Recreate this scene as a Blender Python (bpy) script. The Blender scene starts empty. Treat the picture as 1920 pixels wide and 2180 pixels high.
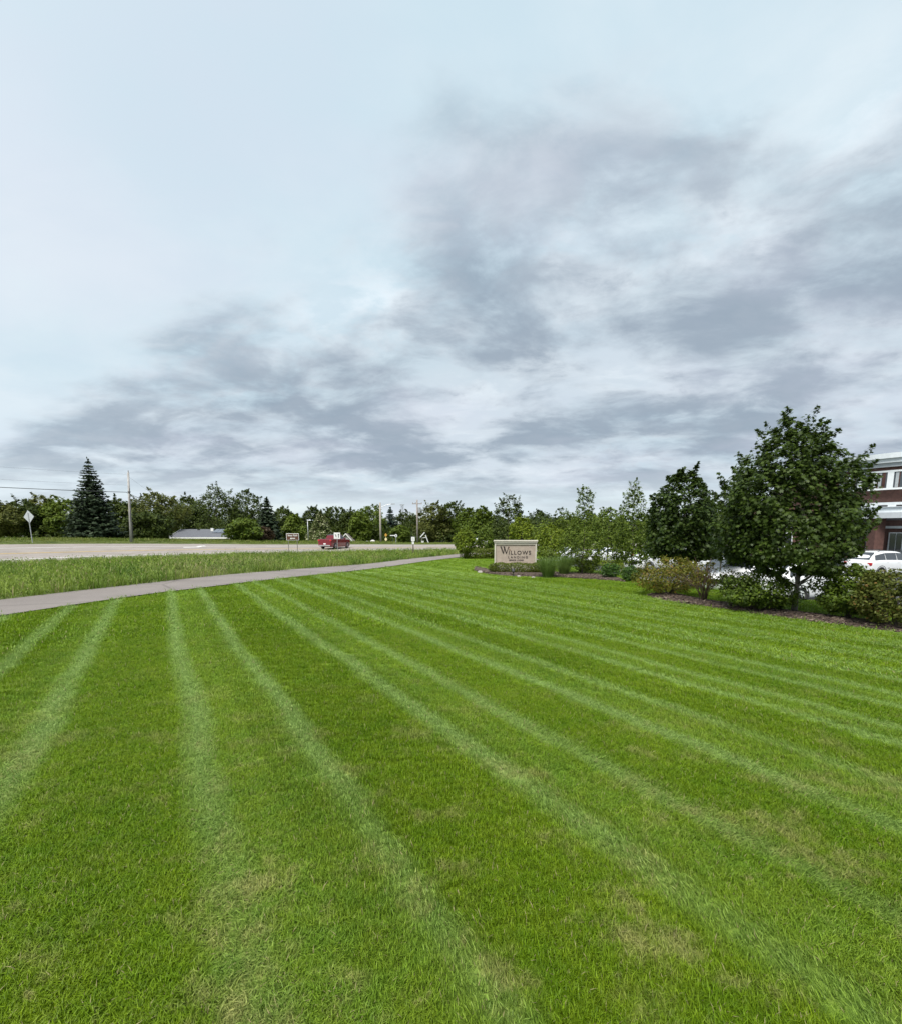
import bpy, math, random
import numpy as np
from mathutils import Vector

scene = bpy.context.scene
COL = scene.collection
rng = np.random.default_rng(7)
random.seed(7)

# ------------------------------------------------------------------ camera
F, CY, HOR, EYE = 1040.0, 1270.0, 1130.0, 1.7       # in pixels of the 1920 x 2180 photograph; eye height in m
TH = math.atan((CY - HOR) / F)
cam = bpy.data.cameras.new('camera')
cam.sensor_fit = 'HORIZONTAL'; cam.sensor_width = 36
cam.lens = 36 * F / 1920; cam.shift_y = (CY - 1090) / 1920
cam.clip_start = 0.05; cam.clip_end = 6000
camo = bpy.data.objects.new('camera', cam); COL.objects.link(camo)
camo.location = (0, 0, EYE); camo.rotation_euler = (math.pi / 2 - TH, 0, 0)
scene.camera = camo

# ------------------------------------------------------------------ light: overcast sky, veiled sun
SUN_EL, SUN_AZ = math.radians(58), math.radians(205)   # azimuth clockwise from +Y: behind and a little left
EXPOSURE = 1.84
scene.view_settings.view_transform = 'Standard'
scene.view_settings.look = 'None'
scene.view_settings.exposure = EXPOSURE
scene.view_settings.gamma = 1.0
sun = bpy.data.lights.new('sun', 'SUN'); sun.energy = 1.5; sun.angle = math.radians(26); sun.color = (1.0, 0.96, 0.90)
suno = bpy.data.objects.new('sun', sun); COL.objects.link(suno)
sd = Vector((math.sin(SUN_AZ) * math.cos(SUN_EL), math.cos(SUN_AZ) * math.cos(SUN_EL), math.sin(SUN_EL)))
suno.rotation_euler = sd.to_track_quat('Z', 'Y').to_euler(); suno.location = (0, -20, 60)

world = bpy.data.worlds.new('World'); scene.world = world; world.use_nodes = True


class NT:
    """small helper to write node trees"""
    def __init__(s, tree): s.t = tree; tree.nodes.clear()
    def n(s, typ, **kw):
        nd = s.t.nodes.new(typ)
        for k, v in kw.items():
            if k.startswith('_'): setattr(nd, k[1:], v)
        for k, v in kw.items():
            if k.startswith('i'):
                key = k[1:]; key = int(key) if key.isdigit() else key.replace('_', ' ')
                if hasattr(v, 'is_linked') or hasattr(v, 'links'): s.t.links.new(v, nd.inputs[key])
                else: nd.inputs[key].default_value = v
        return nd
    def l(s, a, b): s.t.links.new(a, b)
    def math(s, op, a, b=0.0, c=0.0, clamp=False):
        nd = s.t.nodes.new('ShaderNodeMath'); nd.operation = op; nd.use_clamp = clamp
        for i, v in enumerate((a, b, c)):
            if hasattr(v, 'links'): s.t.links.new(v, nd.inputs[i])
            else: nd.inputs[i].default_value = v
        return nd.outputs[0]
    def ss(s, x, a, b, lo=0.0, hi=1.0):
        nd = s.t.nodes.new('ShaderNodeMapRange'); nd.interpolation_type = 'SMOOTHSTEP'
        s.t.links.new(x, nd.inputs['Value'])
        for k, v in (('From Min', a), ('From Max', b), ('To Min', lo), ('To Max', hi)): nd.inputs[k].default_value = v
        return nd.outputs[0]
    def mix(s, f, a, b, mode='MIX'):
        nd = s.t.nodes.new('ShaderNodeMix'); nd.data_type = 'RGBA'; nd.blend_type = mode
        for k, v in ((0, f), (6, a), (7, b)):
            if hasattr(v, 'links'): s.t.links.new(v, nd.inputs[k])
            else: nd.inputs[k].default_value = v if k == 0 else (tuple(v) + (1,))[:4]
        return nd.outputs[2]
    def noise(s, vec, scale, detail=3, rough=.5, dist=0.0):
        nd = s.t.nodes.new('ShaderNodeTexNoise'); nd.inputs['Scale'].default_value = scale
        nd.inputs['Detail'].default_value = detail; nd.inputs['Roughness'].default_value = rough
        nd.inputs['Distortion'].default_value = dist
        if vec is not None: s.t.links.new(vec, nd.inputs['Vector'])
        return nd.outputs['Fac']


def build_world():
    T = NT(world.node_tree)
    tc = T.n('ShaderNodeTexCoord'); sep = T.n('ShaderNodeSeparateXYZ', i0=tc.outputs['Generated'])
    x, y, z = sep.outputs
    zc = T.math('MAXIMUM', z, 0.0)
    e = T.math('ADD', zc, 0.22)
    px = T.math('DIVIDE', x, e); py = T.math('DIVIDE', y, e)
    comb = T.n('ShaderNodeCombineXYZ', iX=px, iY=py).outputs[0]
    # cloud deck, drawn out a little along the front
    rot = T.n('ShaderNodeMapping', i0=comb); rot.inputs['Rotation'].default_value = (0, 0, math.radians(25)); rot.inputs['Scale'].default_value = (0.85, 1.1, 1)
    rot.inputs['Location'].default_value = (5.5, 13.4, 0)
    v = rot.outputs[0]
    big = T.noise(v, 0.8, 2, .5)
    med = T.noise(v, 2.1, 9, .55, .2)
    fin = T.noise(v, 5.4, 9, .62, .35)
    # signed distance to the cloud front (a straight edge on the cloud deck)
    front = T.math('ADD', T.math('MULTIPLY_ADD', px, .55, py), -1.03)
    front = T.math('ADD', front, T.math('MULTIPLY_ADD', med, .9, -.45))
    mask = T.ss(front, -.10, .32)
    dens = T.math('ADD', T.math('MULTIPLY', med, .62), T.math('MULTIPLY', fin, .38))
    inner = T.ss(front, .15, .75)
    dark = T.math('MULTIPLY', T.math('ADD', T.math('MULTIPLY', T.ss(dens, .39, .58), .74), T.math('MULTIPLY', inner, .22)), mask)
    veil = T.mix(T.ss(big, .35, .7), (.258, .322, .362), (.318, .356, .392))
    thin = T.ss(T.noise(v, 1.4, 6, .55, .4), .40, .75)
    veil = T.mix(T.math('MULTIPLY', thin, .55), veil, (.36, .39, .41))
    bright = T.mix(T.math('MULTIPLY', T.ss(fin, .40, .66), T.math('MULTIPLY', mask, .92)), veil, (.41, .445, .47))
    cloud = T.mix(T.math('MULTIPLY', dark, .90), bright, (.115, .146, .184))
    # far away the deck thins out to a bright strip over the horizon
    hz = T.ss(z, .02, .135, 1.0, 0.0)
    cloud = T.mix(T.math('MULTIPLY', hz, .75), cloud, (.335, .375, .395))
    lav = T.math('MULTIPLY', T.ss(T.noise(v, 1.3, 5, .55), .45, .70), .30)
    cloud = T.mix(lav, cloud, (.305, .312, .365))
    cover = T.math('SUBTRACT', 1.0, T.math('MULTIPLY', T.ss(T.noise(v, 1.1, 3), .48, .60), T.ss(z, .015, .08, .4, 0.0)))
    sky = T.n('ShaderNodeTexSky'); sky.sky_type = 'NISHITA'; sky.sun_disc = False
    sky.sun_elevation = SUN_EL; sky.sun_rotation = SUN_AZ
    b1 = T.n('ShaderNodeBackground', iColor=sky.outputs[0], iStrength=0.06)
    b2 = T.n('ShaderNodeBackground', iColor=cloud, iStrength=0.67)
    mx = T.n('ShaderNodeMixShader', i0=cover, i1=b1.outputs[0], i2=b2.outputs[0])
    out = T.n('ShaderNodeOutputWorld', iSurface=mx.outputs[0])


build_world()

# ------------------------------------------------------------------ small maths
def ss(a, b, x):
    t = np.clip((np.asarray(x, float) - a) / (b - a), 0, 1); return t * t * (3 - 2 * t)


def ray(u, v):
    a = (u - 960) / F; b = -(v - CY) / F
    return np.array([a, math.cos(TH) + b * math.sin(TH), -math.sin(TH) + b * math.cos(TH)])


def at(u, v, y):
    d = ray(u, v); t = y / d[1]; return np.array([d[0] * t, y, EYE + d[2] * t])


def at_z(u, v, z):
    d = ray(u, v); t = (z - EYE) / d[2]; return np.array([d[0] * t, d[1] * t, z])


def mpp(y, z=0.0):          # metres for one photograph pixel at depth y
    return (y * math.cos(TH) + (EYE - z) * math.sin(TH)) / F


def catmull(P, n=6):
    P = np.asarray(P, float); Q = np.vstack([2 * P[0] - P[1], P, 2 * P[-1] - P[-2]]); out = []
    for i in range(1, len(Q) - 2):
        p0, p1, p2, p3 = Q[i - 1], Q[i], Q[i + 1], Q[i + 2]
        for k in range(n):
            t = k / n
            out.append(.5 * (2 * p1 + (p2 - p0) * t + (2 * p0 - 5 * p1 + 4 * p2 - p3) * t * t + (3 * p1 - p0 - 3 * p2 + p3) * t ** 3))
    out.append(P[-1]); return np.array(out)


def poly_sd(X, Y, P):
    """signed distance (+ on the left of the line) and fractional vertex index of the nearest point"""
    X = np.asarray(X, float); Y = np.asarray(Y, float)
    best = np.full(X.shape, 1e18); sg = np.zeros(X.shape); par = np.zeros(X.shape)
    for i in range(len(P) - 1):
        ax, ay = P[i, 0], P[i, 1]; dx, dy = P[i + 1, 0] - ax, P[i + 1, 1] - ay
        t = np.clip(((X - ax) * dx + (Y - ay) * dy) / (dx * dx + dy * dy), 0, 1)
        qx, qy = X - ax - t * dx, Y - ay - t * dy; d2 = qx * qx + qy * qy
        m = d2 < best
        best = np.where(m, d2, best); par = np.where(m, i + t, par)
        sg = np.where(m, np.where(dx * (Y - ay) - dy * (X - ax) >= 0, 1, -1), sg)
    return np.sqrt(best) * sg, par


def offset(P, d):
    P = np.asarray(P)[:, :2]; T = np.gradient(P, axis=0); T /= np.linalg.norm(T, axis=1)[:, None]
    return P + np.stack([-T[:, 1], T[:, 0]], 1) * d


# ------------------------------------------------------------------ lie of the land
PATH_W, ROAD_W = 2.5, 17.0
_pn = [at_z(u, v, z)[:2] for u, v, z in ((0, 1314, 0), (300, 1271, -.02), (480, 1248, -.06), (660, 1223, -.16), (820, 1201, -.36), (913, 1192, -.5))]
PN = catmull([(-10.6, -10), (-10.3, 0), (-9.7, 6)] + [tuple(p) for p in _pn] + [(1.0, 43), (5, 50), (14, 57), (40, 64)])
_rn = [at_z(u, v, -.9)[:2] for u, v in ((0, 1200), (150, 1193), (300, 1187), (480, 1181), (660, 1176), (810, 1172.5), (960, 1170.6))]
_rk = [(-47, -30, .074), (-46.5, 0, .074), (-44.5, 18, .074), (-40.5, 31, .074)] + \
      [(p[0], p[1], b) for p, b in zip(_rn, (.074, .068, .062, .050, .034, .024, .016))] + [(20, 73.5, .012), (45, 79, .01), (100, 85, .01), (240, 92, .01)]
_R = catmull(_rk); RN, RB = _R[:, :2], _R[:, 2]
CURB = catmull([(45, -6), (30, 6), (19.5, 14.6), (14.6, 17.9), (12.4, 23), (11.3, 31), (9.6, 40), (9.2, 47), (14, 52.5), (60, 58), (120, 60)])
RISE = np.interp(np.arange(len(RN)), np.arange(0, len(RN), 6), [.55, .55, .55, .5, .45, .4, .35, .3, .2, .12, .06, .0, 0, 0, 0][:len(np.arange(0, len(RN), 6))])


def zones(X, Y):
    dP, _ = poly_sd(X, Y, PN); dR, tR = poly_sd(X, Y, RN); dC, _ = poly_sd(X, Y, CURB)
    return dP, dR, tR, -dC          # dC > 0 on the parking side


def lawn_z(X, Y):
    return -.6 * ss(0, 17, .6 * Y + .9 * X)


def gz(X, Y, full=False):
    X = np.asarray(X, float); Y = np.asarray(Y, float)
    dP, dR, tR, dC = zones(X, Y)
    z = lawn_z(X, Y)
    lot = -1.3 - .006 * np.clip(dC, 0, 60)
    lawnside = (dP < PATH_W)
    z = np.where(lawnside, z + (lot - z) * ss(-3.6, -.05, dC), z)
    a = np.clip(dP - PATH_W, 0, None); b = np.clip(-dR, 0, None); t = a / (a + b + 1e-6)
    zd = z * (1 - ss(0, 1, t)) + -.92 * ss(0, 1, t) - .28 * np.sin(math.pi * np.clip(t, 0, 1)) ** 2 * np.clip((a + b) / 12, 0, 1)
    z = np.where((dP > PATH_W) & (dR < 0), zd, z)
    bank = np.interp(tR, np.arange(len(RB)), RB); rise = np.interp(tR, np.arange(len(RISE)), RISE)
    zr = -.9 + bank * np.clip(dR, 0, ROAD_W)
    dv = np.clip(dR - ROAD_W, 0, None)
    zr = zr + rise * ss(0, 5, dv) + (-2.4 - zr - rise) * ss(8, 26, dv)
    z = np.where(dR >= 0, zr, z)
    if full: return z, dP, dR, tR, dC
    return z


def g1(x, y): return float(gz(np.array([x]), np.array([y]))[0])


def ground_px(u, v, tmin=1.0):
    """where the ray through a photograph pixel meets the ground"""
    d = ray(u, v); t = np.concatenate([np.linspace(tmin, 60, 1500), np.linspace(60, 250, 800)])
    h = EYE + d[2] * t - gz(d[0] * t, d[1] * t)
    i = int(np.argmax(h < 0)); i = max(i, 1)
    f = h[i - 1] / (h[i - 1] - h[i] + 1e-9); tt = t[i - 1] + (t[i] - t[i - 1]) * f
    p = d * tt; return np.array([p[0], p[1], g1(p[0], p[1])])


def ground_at(u, y, v=1180):
    p = at(u, v, y); return np.array([p[0], y, g1(p[0], y)])


# ------------------------------------------------------------------ mesh helpers
class MB:
    def __init__(s): s.v = []; s.f = []
    def add(s, vs, fs):
        o = len(s.v); s.v += [tuple(map(float, p)) for p in vs]; s.f += [tuple(i + o for i in f) for f in fs]; return s
    def box(s, x0, x1, y0, y1, z0, z1):
        return s.add([(x0, y0, z0), (x1, y0, z0), (x1, y1, z0), (x0, y1, z0), (x0, y0, z1), (x1, y0, z1), (x1, y1, z1), (x0, y1, z1)],
                     [(3, 2, 1, 0), (4, 5, 6, 7), (0, 1, 5, 4), (1, 2, 6, 5), (2, 3, 7, 6), (3, 0, 4, 7)])
    def tube(s, pts, rad, n=8, cap=True):
        pts = [np.array(p, float) for p in pts]; o = len(s.v); m = len(pts)
        if not hasattr(rad, '__len__'): rad = [rad] * m
        for i, p in enumerate(pts):
            d = pts[min(i + 1, m - 1)] - pts[max(i - 1, 0)]; d /= np.linalg.norm(d) + 1e-9
            r = np.array([0, 0, 1.0]) if abs(d[2]) < .9 else np.array([1.0, 0, 0])
            a = np.cross(d, r); a /= np.linalg.norm(a); b = np.cross(d, a)
            for k in range(n):
                t = 2 * math.pi * k / n; s.v.append(tuple(p + rad[i] * (a * math.cos(t) + b * math.sin(t))))
        for i in range(m - 1):
            for k in range(n):
                k2 = (k + 1) % n; s.f.append((o + i * n + k, o + i * n + k2, o + (i + 1) * n + k2, o + (i + 1) * n + k))
        if cap:
            s.f.append(tuple(o + k for k in range(n))[::-1]); s.f.append(tuple(o + (m - 1) * n + k for k in range(n)))
        return s
    def prism(s, poly, z0, z1):
        """polygon in xy extruded along z"""
        n = len(poly)
        return s.add([(p[0], p[1], z0) for p in poly] + [(p[0], p[1], z1) for p in poly],
                     [tuple(range(n))[::-1], tuple(range(n, 2 * n))] + [(i, (i + 1) % n, n + (i + 1) % n, n + i) for i in range(n)])
    def plate(s, poly, y0, y1):
        """polygon in xz extruded along y"""
        n = len(poly)
        return s.add([(p[0], y0, p[1]) for p in poly] + [(p[0], y1, p[1]) for p in poly],
                     [tuple(range(n)), tuple(range(n, 2 * n))[::-1]] + [(i, n + i, n + (i + 1) % n, (i + 1) % n) for i in range(n)])
    def lathe(s, prof, n=24, axis='z', a0=0.0, a1=2 * math.pi):
        o = len(s.v); m = len(prof); full = abs(a1 - a0 - 2 * math.pi) < 1e-6; c = n if full else n + 1
        for k in range(c):
            t = a0 + (a1 - a0) * k / n; ct, st = math.cos(t), math.sin(t)
            for r, h in prof: s.v.append((r * ct, r * st, h) if axis == 'z' else (r * ct, h, r * st))
        for k in range(n):
            k2 = (k + 1) % c
            for i in range(m - 1): s.f.append((o + k * m + i, o + k2 * m + i, o + k2 * m + i + 1, o + k * m + i + 1))
        return s
    def obj(s, name, mat, parent=None, smooth=False, bevel=0):
        me = bpy.data.meshes.new(name); me.from_pydata(s.v, [], s.f); me.update()
        import bmesh
        bm = bmesh.new(); bm.from_mesh(me); bmesh.ops.recalc_face_normals(bm, faces=bm.faces); bm.to_mesh(me); bm.free()
        return link(name, me, mat, parent, smooth, bevel)


def link(name, me, mat, parent=None, smooth=False, bevel=0):
    if mat is not None and not me.materials: me.materials.append(mat)
    if smooth: me.polygons.foreach_set('use_smooth', [True] * len(me.polygons))
    o = bpy.data.objects.new(name, me); COL.objects.link(o)
    if parent is not None: o.parent = parent
    if bevel:
        b = o.modifiers.new('bevel', 'BEVEL'); b.width = bevel; b.segments = 2; b.limit_method = 'ANGLE'
    return o


def empty(name, loc, rz=0.0):
    o = bpy.data.objects.new(name, None); COL.objects.link(o)
    o.location = tuple(map(float, loc)); o.rotation_euler = (0, 0, rz); o.empty_display_size = .2
    return o


def tag(o, label, cat, group=None, kind=None):
    if label: o['label'] = label
    if cat: o['category'] = cat
    if group: o['group'] = group
    if kind: o['kind'] = kind
    return o


def struct(o): o['kind'] = 'structure'; return o


def islands(name, V, k, mat, parent=None):
    """many separate k-gons from an (N*k, 3) vertex array, fast"""
    N = len(V) // k; me = bpy.data.meshes.new(name)
    me.vertices.add(N * k); me.vertices.foreach_set('co', np.ascontiguousarray(V, np.float32).ravel())
    me.loops.add(N * k); me.loops.foreach_set('vertex_index', np.arange(N * k, dtype=np.int32))
    me.polygons.add(N); me.polygons.foreach_set('loop_start', np.arange(0, N * k, k, dtype=np.int32))
    me.update(calc_edges=True); me.validate()
    return link(name, me, mat, parent)


# ------------------------------------------------------------------ materials
MATS = {}


def M(name, col, rough=.6, var=.12, scale=6.0, bump=0.0, bscale=40.0, metal=0.0, spec=.5, coat=0.0, coord='Object'):
    if name in MATS: return MATS[name]
    m = bpy.data.materials.new(name); m.use_nodes = True; T = NT(m.node_tree)
    tc = T.n('ShaderNodeTexCoord'); vec = tc.outputs[coord]
    nz = T.noise(vec, scale, 5, .6)
    c2 = tuple(min(1, c * (1 + var)) for c in col); c1 = tuple(c * (1 - var) for c in col)
    base = T.mix(T.ss(nz, .3, .7), c1, c2)
    p = T.n('ShaderNodeBsdfPrincipled', iBase_Color=base, iRoughness=rough, iMetallic=metal)
    p.inputs['Specular IOR Level'].default_value = spec
    if coat: p.inputs['Coat Weight'].default_value = coat; p.inputs['Coat Roughness'].default_value = .05
    if bump:
        b = T.n('ShaderNodeBump', iStrength=bump, iDistance=.02, iHeight=T.noise(vec, bscale, 4, .6)); T.l(b.outputs[0], p.inputs['Normal'])
    T.n('ShaderNodeOutputMaterial', iSurface=p.outputs[0]); MATS[name] = m; return m


def leaf_mat(name, dark, light, trans=.35, rough=.55, odd=None, gloss=.22):
    """foliage: each leaf its own shade, each tree its own tone"""
    m = bpy.data.materials.new(name); m.use_nodes = True; T = NT(m.node_tree)
    g = T.n('ShaderNodeNewGeometry'); oi = T.n('ShaderNodeObjectInfo')
    r = g.outputs['Random Per Island']
    f = T.math('ADD', T.math('MULTIPLY', r, .75), T.math('MULTIPLY', oi.outputs['Random'], .25))
    c = T.mix(f, dark, light)
    if odd: c = T.mix(T.math('MULTIPLY', T.math('GREATER_THAN', T.math('FRACT', T.math('MULTIPLY', r, 17.3)), 1 - odd[3]), .9), c, odd[:3])
    p = T.n('ShaderNodeBsdfPrincipled', iBase_Color=c, iRoughness=rough); p.inputs['Specular IOR Level'].default_value = gloss
    t = T.n('ShaderNodeBsdfTranslucent', iColor=T.mix(.5, c, tuple(min(1, x * 1.5) for x in light)))
    mx = T.n('ShaderNodeMixShader', i0=trans, i1=p.outputs[0], i2=t.outputs[0])
    T.n('ShaderNodeOutputMaterial', iSurface=mx.outputs[0]); MATS[name] = m; return m


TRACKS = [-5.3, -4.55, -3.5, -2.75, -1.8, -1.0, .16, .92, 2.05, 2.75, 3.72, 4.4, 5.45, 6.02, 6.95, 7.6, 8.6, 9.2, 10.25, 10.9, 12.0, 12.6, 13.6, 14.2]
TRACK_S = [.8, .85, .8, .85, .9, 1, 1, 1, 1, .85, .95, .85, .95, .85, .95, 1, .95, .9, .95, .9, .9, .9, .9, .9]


def lawn_group():
    g = bpy.data.node_groups.new('lawn_colour', 'ShaderNodeTree')
    g.interface.new_socket('Color', in_out='OUTPUT', socket_type='NodeSocketColor')
    g.interface.new_socket('Track', in_out='OUTPUT', socket_type='NodeSocketFloat')
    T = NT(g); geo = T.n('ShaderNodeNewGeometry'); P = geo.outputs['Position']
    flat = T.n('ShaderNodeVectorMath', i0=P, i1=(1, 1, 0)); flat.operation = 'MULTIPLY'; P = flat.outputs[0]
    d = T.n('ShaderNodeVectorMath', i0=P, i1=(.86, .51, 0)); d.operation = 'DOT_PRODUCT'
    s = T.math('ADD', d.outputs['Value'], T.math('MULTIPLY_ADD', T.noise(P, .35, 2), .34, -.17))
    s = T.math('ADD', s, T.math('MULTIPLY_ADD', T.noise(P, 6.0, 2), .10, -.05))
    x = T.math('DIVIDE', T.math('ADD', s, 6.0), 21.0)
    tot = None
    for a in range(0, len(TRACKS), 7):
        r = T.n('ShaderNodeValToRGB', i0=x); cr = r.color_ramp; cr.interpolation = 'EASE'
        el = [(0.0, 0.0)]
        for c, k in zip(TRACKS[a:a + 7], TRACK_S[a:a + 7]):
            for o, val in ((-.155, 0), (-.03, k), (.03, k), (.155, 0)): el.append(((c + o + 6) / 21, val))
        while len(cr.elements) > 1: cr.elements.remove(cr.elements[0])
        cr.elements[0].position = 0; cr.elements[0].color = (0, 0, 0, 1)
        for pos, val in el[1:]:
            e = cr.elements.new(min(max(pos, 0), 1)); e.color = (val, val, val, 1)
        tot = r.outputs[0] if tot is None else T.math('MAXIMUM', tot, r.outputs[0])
    sheen_fade = T.ss(T.noise(P, .8, 4, .6), .12, .52)  # noise that breaks up the painted track sheen
    track = T.math('MULTIPLY', T.math('MULTIPLY', tot, sheen_fade), T.ss(T.n('ShaderNodeSeparateXYZ', i0=P).outputs[1], 1.2, 4.5, .38, .80))
    # stripe sheen put into the colour: deeper green between passes, paler within
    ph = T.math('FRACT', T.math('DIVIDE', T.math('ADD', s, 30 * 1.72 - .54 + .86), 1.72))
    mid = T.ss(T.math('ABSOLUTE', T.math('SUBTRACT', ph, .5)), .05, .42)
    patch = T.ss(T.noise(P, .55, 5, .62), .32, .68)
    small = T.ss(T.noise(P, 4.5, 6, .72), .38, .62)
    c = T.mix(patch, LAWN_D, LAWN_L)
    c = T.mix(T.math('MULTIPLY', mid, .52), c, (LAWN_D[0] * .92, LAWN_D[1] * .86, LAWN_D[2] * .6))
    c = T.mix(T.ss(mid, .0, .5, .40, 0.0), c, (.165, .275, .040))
    c = T.mix(T.math('MULTIPLY', small, .40), c, (.185, .255, .012))
    c = T.mix(track, c, LAWN_T)  # pale tracks: light off flattened blades painted in, with some clippings
    sp = T.n('ShaderNodeSeparateXYZ', i0=P)
    near = T.ss(sp.outputs[1], 1.0, 6.5, 1.0, .12)
    d1 = T.math('MAXIMUM', T.math('MULTIPLY', T.ss(T.noise(P, 1.7, 6, .72), .50, .66), near), T.math('MULTIPLY', T.ss(T.noise(P, 4.3, 5, .7), .62, .70), near))
    c = T.mix(T.math("MULTIPLY", d1, .66), c, (.36, .34, .13))
    out = T.n('NodeGroupOutput'); T.l(c, out.inputs[0]); T.l(track, out.inputs[1]); return g


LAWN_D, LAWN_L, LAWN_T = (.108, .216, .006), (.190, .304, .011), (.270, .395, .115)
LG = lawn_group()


def blade_mat(name, lawn=True, dark=None, light=None, straw=.05, straw_patch=False):
    m = bpy.data.materials.new(name); m.use_nodes = True; T = NT(m.node_tree)
    geo = T.n('ShaderNodeNewGeometry'); oi = T.n('ShaderNodeObjectInfo')
    r = T.math('FRACT', T.math('ADD', geo.outputs['Random Per Island'], oi.outputs['Random']))
    if lawn:
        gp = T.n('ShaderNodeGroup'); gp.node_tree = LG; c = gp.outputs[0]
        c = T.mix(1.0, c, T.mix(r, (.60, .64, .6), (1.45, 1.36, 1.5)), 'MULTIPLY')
    else:
        n = T.ss(T.noise(geo.outputs['Position'], .45, 6, .65), .36, .64)
        c = T.mix(n, dark, light)
        c = T.mix(1.0, c, T.mix(r, (.65, .68, .6), (1.4, 1.35, 1.4)), 'MULTIPLY')
        if straw_patch:
            sp = T.ss(T.noise(geo.outputs['Position'], .13, 4, .6), .52, .66)
            c = T.mix(T.math('MULTIPLY', sp, T.math('GREATER_THAN', r, .45)), c, (.30, .27, .14))
    c = T.mix(T.math('GREATER_THAN', r, 1 - straw), c, (.33, .29, .14))
    p = T.n('ShaderNodeBsdfPrincipled', iBase_Color=c, iRoughness=.5); p.inputs['Specular IOR Level'].default_value = .2
    t = T.n('ShaderNodeBsdfTranslucent', iColor=c)
    mx = T.n('ShaderNodeMixShader', i0=.35, i1=p.outputs[0], i2=t.outputs[0])
    T.n('ShaderNodeOutputMaterial', iSurface=mx.outputs[0]); return m


def ground_mat():
    m = bpy.data.materials.new('turf'); m.use_nodes = True; T = NT(m.node_tree)
    geo = T.n('ShaderNodeNewGeometry'); P = geo.outputs['Position']
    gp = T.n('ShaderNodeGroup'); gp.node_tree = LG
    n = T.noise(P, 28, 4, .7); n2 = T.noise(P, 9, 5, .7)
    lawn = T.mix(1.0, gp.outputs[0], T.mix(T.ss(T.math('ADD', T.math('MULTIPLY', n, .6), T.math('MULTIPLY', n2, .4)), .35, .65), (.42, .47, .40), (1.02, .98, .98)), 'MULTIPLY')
    rough = T.mix(T.ss(T.noise(P, .6, 6, .65), .3, .7), (.055, .085, .016), (.12, .135, .04))
    a = T.n('ShaderNodeAttribute'); a.attribute_name = 'rough'
    c = T.mix(a.outputs['Fac'], lawn, rough)
    p = T.n('ShaderNodeBsdfPrincipled', iBase_Color=c, iRoughness=.85); p.inputs['Specular IOR Level'].default_value = .2
    b = T.n('ShaderNodeBump', iStrength=.9, iDistance=.03, iHeight=T.math('ADD', n, n2)); T.l(b.outputs[0], p.inputs['Normal'])
    T.n('ShaderNodeOutputMaterial', iSurface=p.outputs[0]); return m


def asphalt_mat(name, col, warm=(1, 1, 1), crack=.35):
    m = bpy.data.materials.new(name); m.use_nodes = True; T = NT(m.node_tree)
    geo = T.n('ShaderNodeNewGeometry'); P = geo.outputs['Position']
    big = T.ss(T.noise(P, .35, 5, .65), .3, .7); fine = T.ss(T.noise(P, 60, 3, .7), .3, .7)
    c = T.mix(big, tuple(x * .86 for x in col), tuple(x * 1.1 for x in col))
    c = T.mix(T.math('MULTIPLY', fine, .5), c, tuple(x * .62 for x in col))
    vo = T.n('ShaderNodeTexVoronoi', iScale=.22); vo.feature = 'DISTANCE_TO_EDGE'
    dv = T.n('ShaderNodeVectorMath', i0=P, i1=T.n('ShaderNodeTexNoise', i2=1.2).outputs['Color']); T.l(dv.outputs[0], vo.inputs['Vector'])
    ck = T.ss(vo.outputs['Distance'], .004, .014, 1.0, 0.0)
    c = T.mix(T.math('MULTIPLY', ck, crack), c, tuple(x * .3 for x in col))
    p = T.n('ShaderNodeBsdfPrincipled', iBase_Color=c, iRoughness=.85); p.inputs['Specular IOR Level'].default_value = .25
    b = T.n('ShaderNodeBump', iStrength=.5, iDistance=.01, iHeight=fine); T.l(b.outputs[0], p.inputs['Normal'])
    T.n('ShaderNodeOutputMaterial', iSurface=p.outputs[0]); MATS[name] = m; return m


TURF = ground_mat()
PATHM = asphalt_mat('trail_asphalt', (.235, .208, .192))
ROADM = asphalt_mat('road_asphalt', (.300, .265, .240), crack=.2)
LOTM = asphalt_mat('lot_asphalt', (.075, .076, .08))
WHITE = M('white_paint', (.78, .78, .77), .5, .05, 10)
LINEW = M('line_white', (.72, .71, .68), .7, .12, 3, coord='Object')
LINEY = M('line_yellow', (.62, .42, .12), .7, .12, 3)
CONC = M('concrete', (.45, .43, .40), .85, .12, 4, .3)
WOOD = M('weathered_wood', (.25, .22, .20), .85, .2, 3, .4)
STEEL = M('galvanised_steel', (.42, .43, .44), .45, .12, 8, metal=.6)
DARKM = M('dark_metal', (.03, .03, .032), .5, .2, 6)
BARK = M('bark', (.115, .095, .075), .9, .3, 9, .8, 30)
BARKL = M('bark_pale', (.24, .22, .19), .9, .25, 9, .6, 30)
RUBBER = M('tyre_rubber', (.022, .022, .023), .85, .2, 20)
GLASS = M('dark_glass', (.035, .042, .05), .08, .1, 2, spec=.9)
RIM = M('alloy_rim', (.55, .55, .56), .35, .08, 10, metal=.8)

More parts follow.
